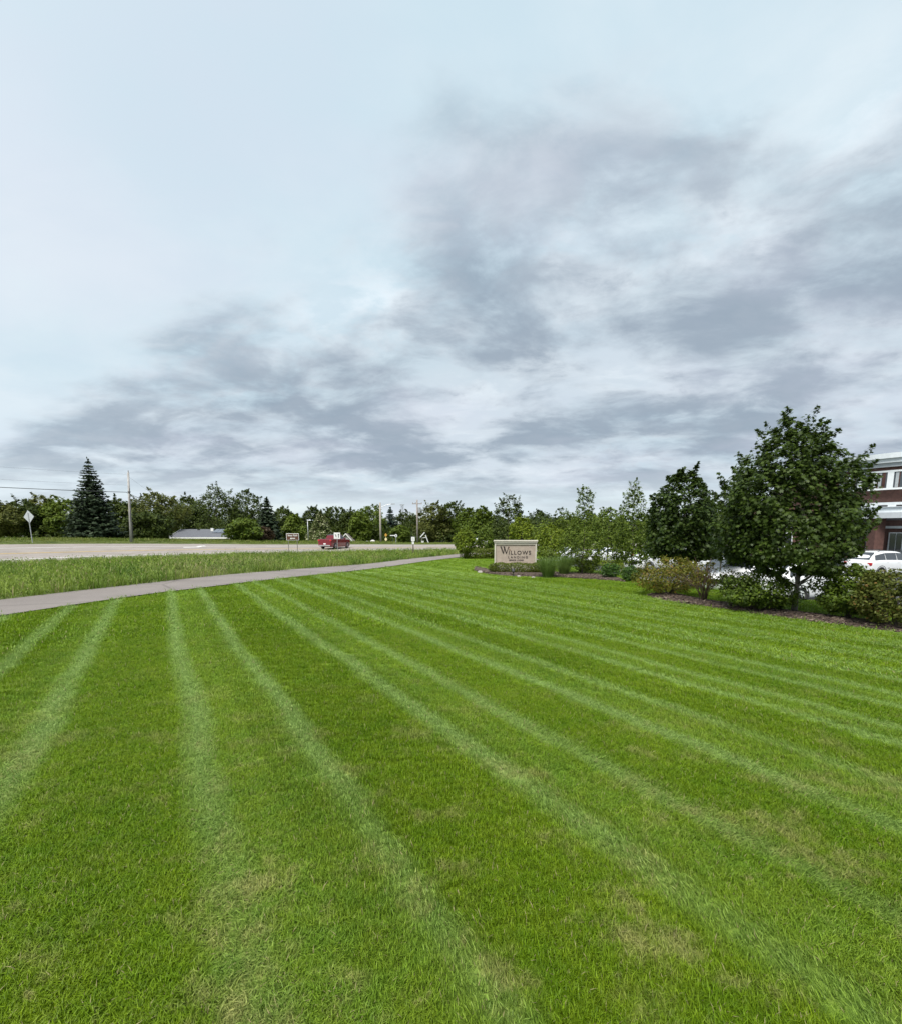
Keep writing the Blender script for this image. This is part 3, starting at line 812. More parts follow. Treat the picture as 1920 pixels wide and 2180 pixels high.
def build_beds():
    n = len(BED2); L = [offset(BED2, d) for d in np.linspace(0, BED2_W, 6)]; m = MB(); V = []
    for k, q in enumerate(L):
        hump = .075 * math.sin(math.pi * k / 5) + (.012 if 0 < k < 5 else -.02)
        V += [(p[0], p[1], zz + hump) for p, zz in zip(q, gz(q[:, 0], q[:, 1]))]
    m.add(V, [(k * n + i, k * n + i + 1, (k + 1) * n + i + 1, (k + 1) * n + i) for k in range(5) for i in range(n - 1)])
    struct(m.obj('mulch_bed', MULCH, smooth=True))
    F1 = catmull(BED1F, 3); n = len(F1); m = MB(); V = []
    for k in range(6):
        q = F1 + np.array([.3, 3.2]) * k / 5; hump = .06 * math.sin(math.pi * k / 5) + (.015 if 0 < k < 5 else -.02)
        V += [(p[0], p[1], zz + hump) for p, zz in zip(q, gz(q[:, 0], q[:, 1]))]
    m.add(V, [(k * n + i, k * n + i + 1, (k + 1) * n + i + 1, (k + 1) * n + i) for k in range(5) for i in range(n - 1)])
    struct(m.obj('mulch_bed', MULCH, smooth=True))
    # loose wood chips
    r = np.random.default_rng(5); x = r.uniform(5, 17, 60000); y = r.uniform(8, 32, 60000); x[:20000] = r.uniform(0, 11, 20000)
    ok = bed_mask(x, y); x, y = x[ok][:9000], y[ok][:9000]
    d, t = poly_sd(x, y, BED2); hump = np.where((d > 0) & (d < BED2_W), .075 * np.sin(math.pi * np.clip(d / BED2_W, 0, 1)) + .015, .05)
    P = np.stack([x, y, gz(x, y) + hump], 1); k = len(P)
    chips = []
    for i, c in enumerate(((.060, .040, .030), (.105, .075, .055), (.19, .15, .115), (.045, .03, .024))):
        me = bpy.data.meshes.new('chip'); me.from_pydata([(-.05, -.014, 0), (.05, -.018, .004), (.045, .016, .006), (-.045, .014, .01), (0, 0, .022)], [], [(0, 1, 4), (1, 2, 4), (2, 3, 4), (3, 0, 4)]); me.update()
        me.materials.append(M('chip_%d' % i, c, .9, .3, 20)); chips.append(bpy.data.objects.new('wood_chip_%d' % i, me))
    rot = tilt_euler(r.uniform(0, 6.28, k), r.normal(size=k), r.normal(size=k), np.abs(r.normal(size=k)) * .35); s_ = r.uniform(.6, 1.5, k)
    scatter('wood_chips', P, rot, np.stack([s_] * 3, 1), chips, 'loose brown wood chips covering the planting beds', 'mulch', r.choice(4, k, p=[.4, .3, .1, .2]))


build_beds()

# ------------------------------------------------------------------ monument sign and its planting
def text_mesh(txt, size, depth=.006, space=1.0, bold=0.0):
    cu = bpy.data.curves.new('lettering', 'FONT'); cu.body = txt; cu.size = size; cu.extrude = depth; cu.align_x = 'CENTER'; cu.space_character = space; cu.offset = bold
    ob = bpy.data.objects.new('lettering', cu); COL.objects.link(ob)
    bpy.context.view_layer.update(); me = bpy.data.meshes.new_from_object(ob.evaluated_get(bpy.context.evaluated_depsgraph_get()))
    bpy.data.objects.remove(ob); bpy.data.curves.remove(cu); return me


def lettering(name, txt, size, x, y, z, mat, parent, space=1.0, bold=0.0, width=None):
    me = text_mesh(txt, size, .006, space, bold)
    o = link(name, me, mat, parent); o.rotation_euler = (math.pi / 2, 0, 0); o.location = (x, y, z)
    if width:
        xs = [v.co.x for v in me.vertices]; o.scale = (width / (max(xs) - min(xs)), 1, 1)
    o['kind'] = 'stuff'          # print too small to pick apart
    return o


def monument():
    p = ground_px(1096, 1219); y = p[1] + .75; k = mpp(y, -.3); base = at(1096, 1219, y)
    gzz = g1(base[0], y); e = empty('monument_sign', (base[0], y, gzz), math.radians(-7))
    tag(e, 'tan stone monument sign with dark raised letters on the lawn', 'sign')
    tan = M('tan_stone', (.345, .285, .235), .85, .10, 5, .25, 60); cream = M('cream_stone', (.48, .45, .385), .8, .08, 5, .2, 60); ink = M('bronze_letters', (.030, .022, .018), .5, .2, 10)
    zt = at(1096, 1150, y)[2] - gzz; zb = at(1096, 1200, y)[2] - gzz; hw = 44 * k
    m = MB(); m.box(-hw - .07, hw + .07, -.32, .32, -.1, zb); m.obj('plinth', cream, e, bevel=.02)
    m = MB(); m.box(-hw * .93, hw * .93, -.20, .20, zb, zt - .08); m.obj('panel', tan, e, bevel=.008)
    for s in (-1, 1): m = MB(); m.box(min(s * hw * .93, s * hw), max(s * hw * .93, s * hw), -.26, .26, zb, zt - .16); m.obj('side_trim', cream, e, bevel=.012)
    m = MB(); m.box(-hw * .927, hw * .927, -.25, .25, zt - .25, zt - .165); m.obj('top_trim', cream, e, bevel=.01)
    m = MB(); m.box(-hw - .025, hw + .025, -.29, .29, zt - .16, zt - .08); m.box(-hw - .06, hw + .06, -.325, .325, zt - .078, zt); m.obj('cap', cream, e, bevel=.015)
    H = zt - zb
    # large flared W, drawn stroke by stroke
    w = MB(); x0, z0, z1 = -hw * .70, zb + H * .44, zb + H * .74; W = hw * .29
    def stroke(a, b, t0, t1): w.plate([(a[0] - t0, a[1]), (a[0] + t0, a[1]), (b[0] + t1, b[1]), (b[0] - t1, b[1])][::-1], -.222, -.20)
    stroke((x0, z1), (x0 + W * .42, z0), .042, .026); stroke((x0 + W * .62, z1 * 1), (x0 + W * .42, z0), .014, .012)
    stroke((x0 + W * .50, z1), (x0 + W * .92, z0), .042, .026); stroke((x0 + W * 1.28, z1), (x0 + W * .92, z0), .016, .012)
    w.obj('letter', ink, e)
    lettering('lettering', 'ILLOWS', .30, hw * .20, -.205, zb + H * .40, ink, e, 1.25, .006, hw * 1.06)
    lettering('lettering', 'LANDING', .18, hw * .12, -.205, zb + H * .235, ink, e, 1.6, .004, hw * .92)
    lettering('lettering', 'SENIOR LIVING', .115, hw * .04, -.205, zb + H * .125, ink, e, 1.1, .004, hw * .68)
    s = MB(); t = np.linspace(0, 4.2, 14)
    s.tube([(x0 + W * 1.45 + .06 * math.cos(a) * (1 - a / 9), -.212, z0 + .13 + .055 * a + .03 * math.sin(a * 2)) for a in t], .011, 5); s.obj('leaf_flourish', M('rust_flourish', (.20, .10, .05), .6), e)
    m = MB()
    for i in range(3): m.box(-.10 + i * .05, -.065 + i * .05, -.208, -.2, zb + .035, zb + .085)
    m.obj('number', ink, e)
    # clipped yew hedge wrapped round the foot
    r = np.random.default_rng(11); h = empty('clipped_hedge', (base[0] - .02, y - .95, g1(base[0], y - .95)), math.radians(-7)); tag(h, 'low dark yew hedge clipped along the foot of the tan sign', 'hedge')
    hh = zb + .10 - (g1(base[0], y - .95) - gzz); hx = 59 * k
    n = 7000; q = r.uniform(-1, 1, (n, 3)); sup = (np.abs(q) ** 4).sum(1) ** .25; q = q / sup[:, None] * r.uniform(.72, 1.0, (n, 1))
    lump = 1 + .09 * np.sin(q[:, 0] * 9 + 1) + .05 * np.sin(q[:, 0] * 21)
    C = q * np.array([hx, .46, hh * .54]) * np.stack([np.ones(n), lump, lump], 1) + np.array([0, 0, hh * .5]); C[:, 2] = np.maximum(C[:, 2], .01)
    islands('foliage', orient(C, q + r.normal(size=(n, 3)) * .5 + np.array([0, 0, .3]), r.uniform(.045, .095, n), OVAL, r), 6, L_YEW, h)
    m = MB()
    for x in np.linspace(-hx * .85, hx * .85, 9): m.tube([(x, 0, -.05), (x + .04, .03, hh * .7)], [.02, .008], 5)
    m.obj('stems', BARK, h)['kind'] = 'stuff'
    # floodlight in the bed before the hedge
    fp = ground_px(1092, 1227); f = empty('sign_floodlight', fp, 0); tag(f, 'small dark ground floodlight in front of the sign hedge', 'floodlight')
    m = MB(); m.tube([(0, 0, -.05), (0, 0, .22)], .022, 8); m.box(-.06, .06, -.05, .05, -.02, .03); m.obj('stake', DARKM, f)
    m = MB(); m.tube([(0, -.09, .22), (0, .07, .34)], [.055, .085], 10); m.obj('lamp_head', DARKM, f); m = MB(); m.tube([(0, .072, .342), (0, .080, .348)], .07, 10); m.obj('lens', M('lens', (.6, .6, .58), .2), f)
    for i, (u, v, s) in enumerate(((1022, 1219, .16), (1104, 1228, .11), (1135, 1230, .09))):
        rp = ground_px(u, v); m = MB(); rr = np.random.default_rng(60 + i); a = [(math.cos(t) * s * rr.uniform(.8, 1.2), math.sin(t) * s * rr.uniform(.6, .9)) for t in np.linspace(0, 6.283, 9)[:-1]]
        m.add([(x, yy, -.04) for x, yy in a] + [(x * .9, yy * .9, s * .45) for x, yy in a] + [(x * .45, yy * .45, s * .7) for x, yy in a], [(j, (j + 1) % 8, 8 + (j + 1) % 8, 8 + j) for j in range(8)] + [(8 + j, 8 + (j + 1) % 8, 16 + (j + 1) % 8, 16 + j) for j in range(8)] + [tuple(range(16, 24))])
        o = m.obj('bed_stone', M('fieldstone', (.30, .28, .25), .85, .25, 12, .4), None, True); o.location = rp; tag(o, ['pale flat stone at the left end of the sign bed', 'small pale stone on the mulch right of the floodlight', 'smallest stone at the bed edge below the sign hedge'][i], 'stone', 'stones in the sign bed')


monument()


def orn_grass(label, u, v, wpx, hpx, seed):
    p = ground_px(u, v); k = mpp(p[1], p[2]); r = np.random.default_rng(seed); e = empty('ornamental_grass', p, 0); tag(e, label, 'grass clump', 'fountain grasses beside the sign')
    mt = MATS.get('orn_blades') or leaf_mat('orn_blades', (.07, .125, .022), (.16, .235, .055), .35)
    h, w = hpx * k, wpx * k * .5; m = MB()
    for i in range(700):
        a = r.uniform(0, 6.28); b = np.array([math.cos(a), math.sin(a), 0]); r0 = w * .35 * r.random() ** .5; hh = h * r.uniform(.45, 1.12); ln = w * r.uniform(.25, 1.0); s_ = np.array([-b[1], b[0], 0]) * .006
        p0 = b * r0; p1 = b * (r0 + ln * .3) + np.array([0, 0, hh * .6]); p2 = b * (r0 + ln * .8) + np.array([0, 0, hh * .95]); p3 = b * (r0 + ln * 1.2) + np.array([0, 0, hh * .88])
        m.add([p0 - s_, p0 + s_, p1 + s_, p1 - s_, p2 + s_ * .6, p2 - s_ * .6, p3], [(0, 1, 2, 3), (3, 2, 4, 5), (5, 4, 6)])
    me = bpy.data.meshes.new('blades'); me.from_pydata(m.v, [], m.f); me.update(); link('blades', me, mt, e)
    c = MB(); c.lathe([(0.001, -.03), (w * .3, -.02), (w * .28, .08), (.001, .12)], 12); c.obj('root_crown', BARKL, e, True)


orn_grass('upright green fountain grass nearest the tan sign', 1166, 1229, 62, 42, 21)
orn_grass('green fountain grass between the tan sign grass and the slender young tree', 1200, 1224, 52, 40, 22)


def px_shrub(label, u, vt, vb, wpx, lm, seed, n=2500, leaf=.075, y=None, name='shrub', **kw):
    p = ground_px(u, vb) if y is None else ground_at(u, y); k = mpp(p[1], p[2]); H = at(u, vt, p[1])[2] - p[2]
    return shrub(label, p, H, wpx * k * .5, lm, seed, n, leaf, name=name, **kw)


# shrubs of the long bed, left to right
px_shrub('round shrub with bronze and yellow-green leaves at the left end of the long bed', 1424, 1180, 1268, 150, L_BRONZE, 31, 6500, .075, K=85, cr=.25, stems=16)
px_shrub('thin half-bare shrub with brown stems right of the bronze shrub', 1498, 1192, 1283, 105, L_BRONZE, 32, 900, .07, K=22, cr=.2, stems=22, sparse=True, z0=.42, bark=M('reddish_twigs', (.115, .075, .05), .9))
px_shrub('spreading dark green shrub left of the large maple trunk', 1606, 1206, 1300, 165, L_SHRUB, 33, 6500, .085, K=80, cr=.26, stems=12)
px_shrub('dark green shrub right of the large maple trunk', 1800, 1196, 1318, 140, L_SHRUB, 34, 7500, .085, K=90, cr=.25, stems=12)
px_shrub('olive brown shrub at the right edge of the picture', 1895, 1204, 1337, 150, L_SHRUBO, 35, 7500, .075, K=90, cr=.25, stems=12)
# shrubs of the sign bed
px_shrub('fresh green hydrangea mound in the middle of the sign bed', 1298, 1196, 1231, 48, L_HYD, 36, 1800, .10, K=34, cr=.3)
px_shrub('glossy green mound beside the bronze shrub at the bed end', 1342, 1202, 1238, 46, L_HYD, 37, 1800, .09, K=34, cr=.3)
px_shrub('low mid-green bush directly behind the slender young tree', 1248, 1190, 1221, 60, L_MID, 38, 1500, .09, K=30)
px_shrub('loose light green bush before the white car behind the sign bed', 1290, 1178, 1212, 80, L_LIGHT, 39, 1500, .10, y=30, K=30)
px_shrub('light green bush behind the hydrangea mounds by the kerb', 1330, 1178, 1212, 40, L_LIGHT, 40, 900, .10, y=31, K=20)
px_shrub('bright green bush touching the right side of the tan sign', 1160, 1160, 1210, 62, L_MID, 41, 1800, .10, y=29.0, K=34)


def long_hedge():
    p0 = ground_px(1018, 1189); k = mpp(p0[1], p0[2]); e = empty('clipped_hedge', p0, 0); tag(e, 'long dark clipped hedge left of and behind the tan sign', 'hedge'); r = np.random.default_rng(44)
    n = 3600; q = r.uniform(-1, 1, (n, 3)); sup = (np.abs(q) ** 4).sum(1) ** .25; q = q / sup[:, None] * r.uniform(.7, 1, (n, 1)); H = 22 * k
    C = q * np.array([38 * k, .5, H * .5]) * (1 + .07 * np.sin(q[:, :1] * 11)) + np.array([0, 0, H * .5]); C[:, 2] = np.maximum(C[:, 2], .01)
    islands('foliage', orient(C, q + r.normal(size=(n, 3)) * .5 + np.array([0, 0, .3]), r.uniform(.08, .15, n), OVAL, r), 6, L_YEW, e)
    m = MB()
    for x in np.linspace(-30 * k, 30 * k, 8): m.tube([(x, 0, -.05), (x, .03, H * .7)], [.03, .01], 5)
    m.obj('stems', BARK, e)['kind'] = 'stuff'


long_hedge()


# ------------------------------------------------------------------ trees near the car park
def px_tree(label, u, vt, vcb, wpx, y, lm, seed, ub=None, **kw):
    """u, vt, vcb, wpx: crown axis, top, crown foot and width in photograph pixels; y: depth"""
    p = ground_at(u if ub is None else ub, y); top = at(u, vt, y)[2]; H = top - p[2]; cb = at(u, vcb, y)[2] - p[2]
    return broad_tree(label, p, H, wpx * .5 * mpp(y, 1.0), lm, seed, z0f=max(.02, cb / H), **kw)


tb = ground_px(1690, 1302)
MAPLE = prof([(0, .20), (.06, .66), (.18, .98), (.35, 1), (.55, .86), (.72, .66), (.86, .42), (1, .12)])
maple = broad_tree('large dense dark green maple standing in the long mulch bed', tb, at(1705, 890, tb[1])[2] - tb[2], 150 * mpp(tb[1], 2), L_MAPLE, 51, n=36000, leaf=.10, K=430, cr=.145, pf=MAPLE, z0f=.20, trunk_r=.075, fill=.16, shape=LOBED, name='maple_tree', bark=BARKL, hollow=.5, lump=.2, tips=26, up=.8, lean=(-.30, 0), shoots=60)
for ch in maple.children:
    if ch.name.startswith('crown'): ch.location = (-.26, 0, 0)
px_tree('medium dark green maple left of the large maple', 1447, 994, 1196, 165, 19.5, L_MAPLE, 52, n=22000, leaf=.115, K=300, cr=.16, lump=.18, fill=.25, pf=EGG, trunk_r=.07, shape=LOBED, name='maple_tree', bark=BARKL, tips=14)
px_tree('green maple filling the gap between the two dark maples', 1535, 1046, 1190, 130, 23.5, L_DARK, 53, n=11000, leaf=.135, K=170, cr=.18, fill=.15, pf=EGG, trunk_r=.06, shape=LOBED, name='maple_tree', bark=BARKL, tips=10)
px_tree('slim young tree with a wispy top left of the medium maple', 1345, 1022, 1200, 112, 26.0, L_MID, 54, n=8000, leaf=.115, K=240, cr=.16, pf=COLUMN, trunk_r=.05, shape=OVAL, name='young_tree', tips=10, hollow=.2)
px_tree('slender young tree rising from the sign bed right of the grasses', 1240, 1034, 1205, 104, ground_px(1238, 1222)[1], L_MID, 55, n=8000, leaf=.105, K=240, cr=.17, pf=COLUMN, trunk_r=.045, shape=OVAL, name='young_tree', tips=10, hollow=.2)
px_tree('loose green tree between the slender and the slim young trees', 1292, 1078, 1170, 80, 33, L_MID, 56, n=4500, leaf=.16, K=120, cr=.17, pf=ROUND, shape=OVAL, name='young_tree')
px_tree('bright green small tree directly behind the tan sign', 1110, 1096, 1166, 62, 37, L_LIGHT, 57, n=4500, leaf=.16, K=110, cr=.17, pf=EGG, shape=OVAL, name='young_tree')
px_tree('dark green pointed tree behind the left half of the tan sign', 1082, 1052, 1168, 88, 46, L_DARK, 58, n=8000, leaf=.19, K=160, cr=.16, pf=EGG, shape=OVAL, name='maple_tree')
px_tree('yellow-green bushy tree above the white car right of the sign', 1172, 1116, 1190, 72, 36, L_LIGHT, 59, n=4200, leaf=.16, K=110, cr=.18, pf=ROUND, shape=OVAL, name='young_tree')
px_tree('small pale green tree standing at the left end of the dark hedge', 990, 1126, 1176, 52, 41, L_LIGHT, 60, n=3800, leaf=.16, K=90, cr=.18, pf=ROUND, shape=OVAL, name='young_tree')
px_tree('small green tree between the pale tree and the tan sign', 1032, 1124, 1176, 44, 44, L_MID, 61, n=3600, leaf=.17, K=90, cr=.18, pf=ROUND, shape=OVAL, name='young_tree')
px_tree('feathery mid-green tree right of the slender young tree top', 1205, 1086, 1170, 62, 60, L_MID, 62, n=4500, leaf=.24, K=100, cr=.19, pf=ROUND, shape=OVAL, name='young_tree')
px_tree('dark tree behind the parked cars below the medium maple', 1400, 1086, 1165, 100, 62, L_DARK, 63, n=3000, leaf=.3, K=50, pf=ROUND)

# ------------------------------------------------------------------ trees beyond the road (u, top, crown foot, width, depth, foliage)
BEYOND = [
    ('leftmost dark olive tree, cut by the picture edge', 6, 1064, 1136, 92, 84, L_OLIVE, ROUND),
    ('olive green tree behind the diamond sign', 56, 1062, 1138, 88, 88, L_DARK, ROUND),
    ('taller ragged olive tree between the diamond sign and the large spruce', 98, 1053, 1138, 86, 92, L_OLIVE, ROUND),
    ('loose olive tree touching the left side of the large spruce', 142, 1056, 1140, 78, 90, L_MID, ROUND),
    ('dark leafy tree just right of the large spruce by the utility pole', 262, 1060, 1142, 78, 84, L_DARK, ROUND),
    ('broad yellow-green tree right of the utility pole', 340, 1046, 1132, 118, 88, L_OLIVE, ROUND),
    ('low dark bushy tree at the left end of the long grey roof', 318, 1088, 1143, 96, 78, L_DARK, DOME),
    ('dark tree left of the tallest trees over the grey roof', 402, 1052, 1140, 72, 112, L_DARK, ROUND),
    ('tallest ragged tree rising above the long grey roof', 466, 1031, 1140, 112, 112, L_DARK, EGG),
    ('tall dark tree right of the tallest one above the grey roof', 530, 1041, 1140, 88, 112, L_DARK, ROUND),
    ('dark filling tree behind the middle of the grey roof', 430, 1068, 1140, 90, 122, L_DARK, ROUND),
    ('round bright-topped tree at the right end of the grey roof', 522, 1101, 1146, 70, 80, L_MID, DOME),
    ('small purple-brown tree between the round tree and the dark spruce', 566, 1122, 1150, 32, 84, L_RED, DOME),
    ('green tree right of the dark spruce behind the brown sign', 606, 1078, 1146, 60, 108, L_DARK, ROUND),
    ('lighter green tree behind the brown sign', 628, 1094, 1150, 52, 98, L_MID, ROUND),
    ('dark tree left of the blossoming tree', 672, 1078, 1146, 56, 114, L_DARK, ROUND),
    ('pale blossoming cone-shaped tree left of the red pickup', 686, 1086, 1152, 58, 92, L_PALE, CONE),
    ('dark tree behind the red pickup', 716, 1076, 1146, 66, 116, L_DARK, ROUND),
    ('dark tree right of the red pickup roof', 744, 1084, 1146, 56, 110, L_DARK, ROUND),
    ('large mid-green tree left of the pale utility pole', 790, 1074, 1150, 84, 106, L_MID, ROUND),
    ('green tree filling the gap left of the pale utility pole', 768, 1086, 1152, 52, 100, L_MID, ROUND),
    ('low light bush tree behind the round sign', 852, 1118, 1152, 42, 98, L_MID, DOME),
    ('dark rounded tree between the two utility poles', 868, 1086, 1150, 66, 126, L_DARK, ROUND),
    ('big dark tree right of the wooden utility pole', 924, 1070, 1148, 76, 104, L_OLIVE, ROUND),
    ('big dark tree with a tuft on top left of the pale young tree', 962, 1066, 1148, 74, 106, L_DARK, ROUND),
    ('green tree above the pale young tree by the hedge', 996, 1080, 1150, 56, 98, L_MID, ROUND),
    ('loose green tree left of the dark pointed tree', 1026, 1078, 1150, 58, 92, L_MID, ROUND),
    ('dark rounded tree far behind the bright tree at the sign', 1146, 1090, 1150, 88, 128, L_DARK, ROUND),
    ('far green tree right of the slender young tree', 1268, 1096, 1150, 76, 118, L_MID, ROUND),
]
for i, (lab, u, vt, vb, w, y, lm, pf) in enumerate(BEYOND):
    px_tree(lab, u, vt, vb + 4, w * 1.06, y, lm, 300 + i, n=9000, leaf=.42, K=150, cr=.19, pf=pf, hollow=.45, lump=.3, group='trees beyond the road')

p = ground_at(203, 70, 1145); conifer('large dark spruce across the road left of the utility pole', p, at(200, 976, 70)[2] - p[2], 58 * mpp(70), L_SPRUCE, 71, 44, leaf=.62)
p = ground_at(572, 92, 1145); conifer('dark spruce at the right end of the grey roof', p, at(567, 1058, 92)[2] - p[2], 38 * mpp(92), L_SPRUCE, 72, 34, leaf=.95)
p = ground_at(252, 100, 1145); conifer('small spruce tip between the large spruce and the utility pole', p, at(252, 1050, 100)[2] - p[2], 24 * mpp(100), L_SPRUCE, 73, 28, leaf=.8)
p = ground_at(308, 98, 1145); conifer('blue-green spruce behind the yellow-green tree', p, at(308, 1052, 98)[2] - p[2], 32 * mpp(98), L_BLUE, 74, 28, leaf=.9)
p = ground_at(832, 112, 1145); conifer('blue spruce behind the pale utility pole', p, at(832, 1080, 112)[2] - p[2], 34 * mpp(112), L_BLUE, 75, 26, leaf=1.0)


def far_wood():
    """wooded rise that closes the view: reads as one mass"""
    r = np.random.default_rng(90); V = []
    for i in range(260):
        a = math.radians(r.uniform(-50, 52)); d = r.uniform(150, 215); x, y = d * math.sin(a), d * math.cos(a)
        H = r.uniform(6.5, 10.5) * d / 180 + 1.2 * math.sin(a * 9); n = 420
        q, _ = crown_leaves(r, n, H, H * .42, ROUND, 16, .34, 1.05, DIAM, 0, .5, .7)
        V.append(q + np.array([x, y, -2.4 + .3]))
    o = islands('far_wood', np.vstack(V), 4, FAR_WOOD); tag(o, 'distant dark green wood closing the horizon', 'wood', kind='stuff')
    # under-storey so that no sky shows between the stems
    m = MB()
    V = []
    for i in range(420):
        a = math.radians(-52 + 104 * i / 420); d = 178 + 18 * math.sin(i * .7); x, y = d * math.sin(a), d * math.cos(a)
        q, _ = crown_leaves(r, 120, r.uniform(3.5, 5.5), 3.6, DOME, 8, .4, 1.3, DIAM, 0, .3, .8); V.append(q + np.array([x, y, -2.5]))
    o = islands('far_thicket', np.vstack(V), 4, FAR_WOOD); tag(o, 'low dark thicket under the distant wood', 'thicket', kind='stuff')


far_wood()


def thicket(label, u0, u1, y0, y1, hpx, lm, seed, nb=26):
    r = np.random.default_rng(seed); V = []
    for i in range(nb):
        u = u0 + (u1 - u0) * (i + r.random()) / nb; y = r.uniform(y0, y1); p = ground_at(u, y, 1150); H = max(1.2, at(u, 1152 - hpx * r.uniform(.6, 1.1), y)[2] - p[2])
        q, _ = crown_leaves(r, 320, H, H * r.uniform(.45, .7), DOME, 14, .34, .42, DIAM, 0, .3, .8); V.append(q + p)
    o = islands('undergrowth', np.vstack(V), 4, lm); tag(o, label, 'undergrowth', kind='stuff')


thicket('dark undergrowth below the trees left of the large spruce', -40, 300, 84, 96, 32, L_DARK, 401, 34)
thicket('dark undergrowth below the trees behind the grey roofed house', 380, 700, 104, 120, 46, L_DARK, 402, 34)
thicket('dark undergrowth below the trees around the utility poles', 700, 1060, 100, 118, 34, L_DARK, 403, 34)
thicket('green undergrowth beyond the car park', 1040, 1500, 62, 76, 44, L_MID, 404, 30)

# ------------------------------------------------------------------ vehicles
def lerp(a, b, t): return tuple(x + (y - x) * t for x, y in zip(a, b))


TYRE_ME = {}


def wheel_mesh(R, W):
    key = (R, W)
    if key not in TYRE_ME:
        t = MB(); t.lathe([(R * .62, -W * .5), (R * .93, -W * .5), (R, -W * .36), (R, W * .36), (R * .93, W * .5), (R * .62, W * .5), (R * .62, -W * .5)], 24, 'y')
        r = MB(); r.lathe([(R * .63, -W * .42), (R * .63, W * .42), (R * .57, W * .46), (R * .55, W * .30), (R * .12, W * .32), (.001, W * .34)], 24, 'y')
        for k in range(5):
            a = 2 * math.pi * k / 5; c, s = math.cos(a), math.sin(a); w = R * .085
            P = [(R * .08, -w), (R * .58, -w * .8), (R * .58, w * .8), (R * .08, w)]
            r.add([(x * c - y * s, W * .40, x * s + y * c) for x, y in P] + [(x * c - y * s, W * .30, x * s + y * c) for x, y in P], [(0, 1, 2, 3), (0, 4, 5, 1), (2, 6, 7, 3), (1, 5, 6, 2)])
        h = MB(); h.lathe([(R * .56, W * .285), (.001, W * .287)], 20, 'y')  # dark disc behind the spokes, standing in for shade
        def me(m, n, mat):
            x = bpy.data.meshes.new(n); x.from_pydata(m.v, [], m.f); x.update(); x.polygons.foreach_set('use_smooth', [True] * len(x.polygons)); x.materials.append(mat); return x
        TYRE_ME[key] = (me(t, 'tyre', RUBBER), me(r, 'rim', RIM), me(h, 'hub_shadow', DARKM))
    return TYRE_ME[key]


# stations: x from rear (0) to front (1) of the length, belt height, roof height, half width factor, roof half width factor (heights as fraction of H)
SHAPES = {
    'suv': dict(L=4.85, W=1.92, H=1.76, R=.37, wb=(.19, .805), clear=.20,
                st=[(0, .46, .47, .80, .70), (.015, .60, .62, .93, .80), (.045, .63, .78, .97, .76), (.14, .635, .965, 1, .74), (.30, .63, 1, 1, .76), (.48, .62, 1, 1, .77), (.60, .61, .965, 1, .76), (.735, .605, .66, .99, .84), (.86, .585, .605, .97, .80), (.955, .53, .545, .90, .72), (1, .40, .41, .74, .60)], cab=(2, 7), side=[(2.35, 3.75), (3.82, 4.88), (4.95, 6.35)]),
    'sedan': dict(L=4.75, W=1.84, H=1.46, R=.33, wb=(.20, .81), clear=.17,
                  st=[(0, .52, .53, .80, .72), (.02, .66, .675, .93, .80), (.10, .69, .71, .97, .80), (.20, .685, .76, 1, .74), (.33, .68, .97, 1, .70), (.48, .67, 1, 1, .72), (.58, .66, .965, 1, .71), (.735, .655, .69, .99, .82), (.86, .62, .64, .96, .80), (.955, .56, .575, .90, .72), (1, .42, .43, .74, .60)], cab=(3, 7), side=[(3.35, 4.3), (4.36, 5.0), (5.06, 6.35)]),
    'pickup': dict(L=5.85, W=2.02, H=1.94, R=.41, wb=(.20, .81), clear=.27,
                   st=[(0, .64, .65, .90, .86), (.012, .665, .68, .97, .92), (.10, .67, .685, .98, .93), (.36, .67, .685, .99, .93), (.375, .67, .93, .99, .78), (.41, .67, .985, 1, .76), (.52, .665, 1, 1, .77), (.605, .66, .975, 1, .77), (.715, .65, .70, .99, .84), (.86, .63, .65, .98, .84), (.965, .60, .61, .93, .78), (1, .45, .46, .82, .70)], cab=(4, 8), side=[(4.5, 5.9), (6.0, 7.35)]),
}


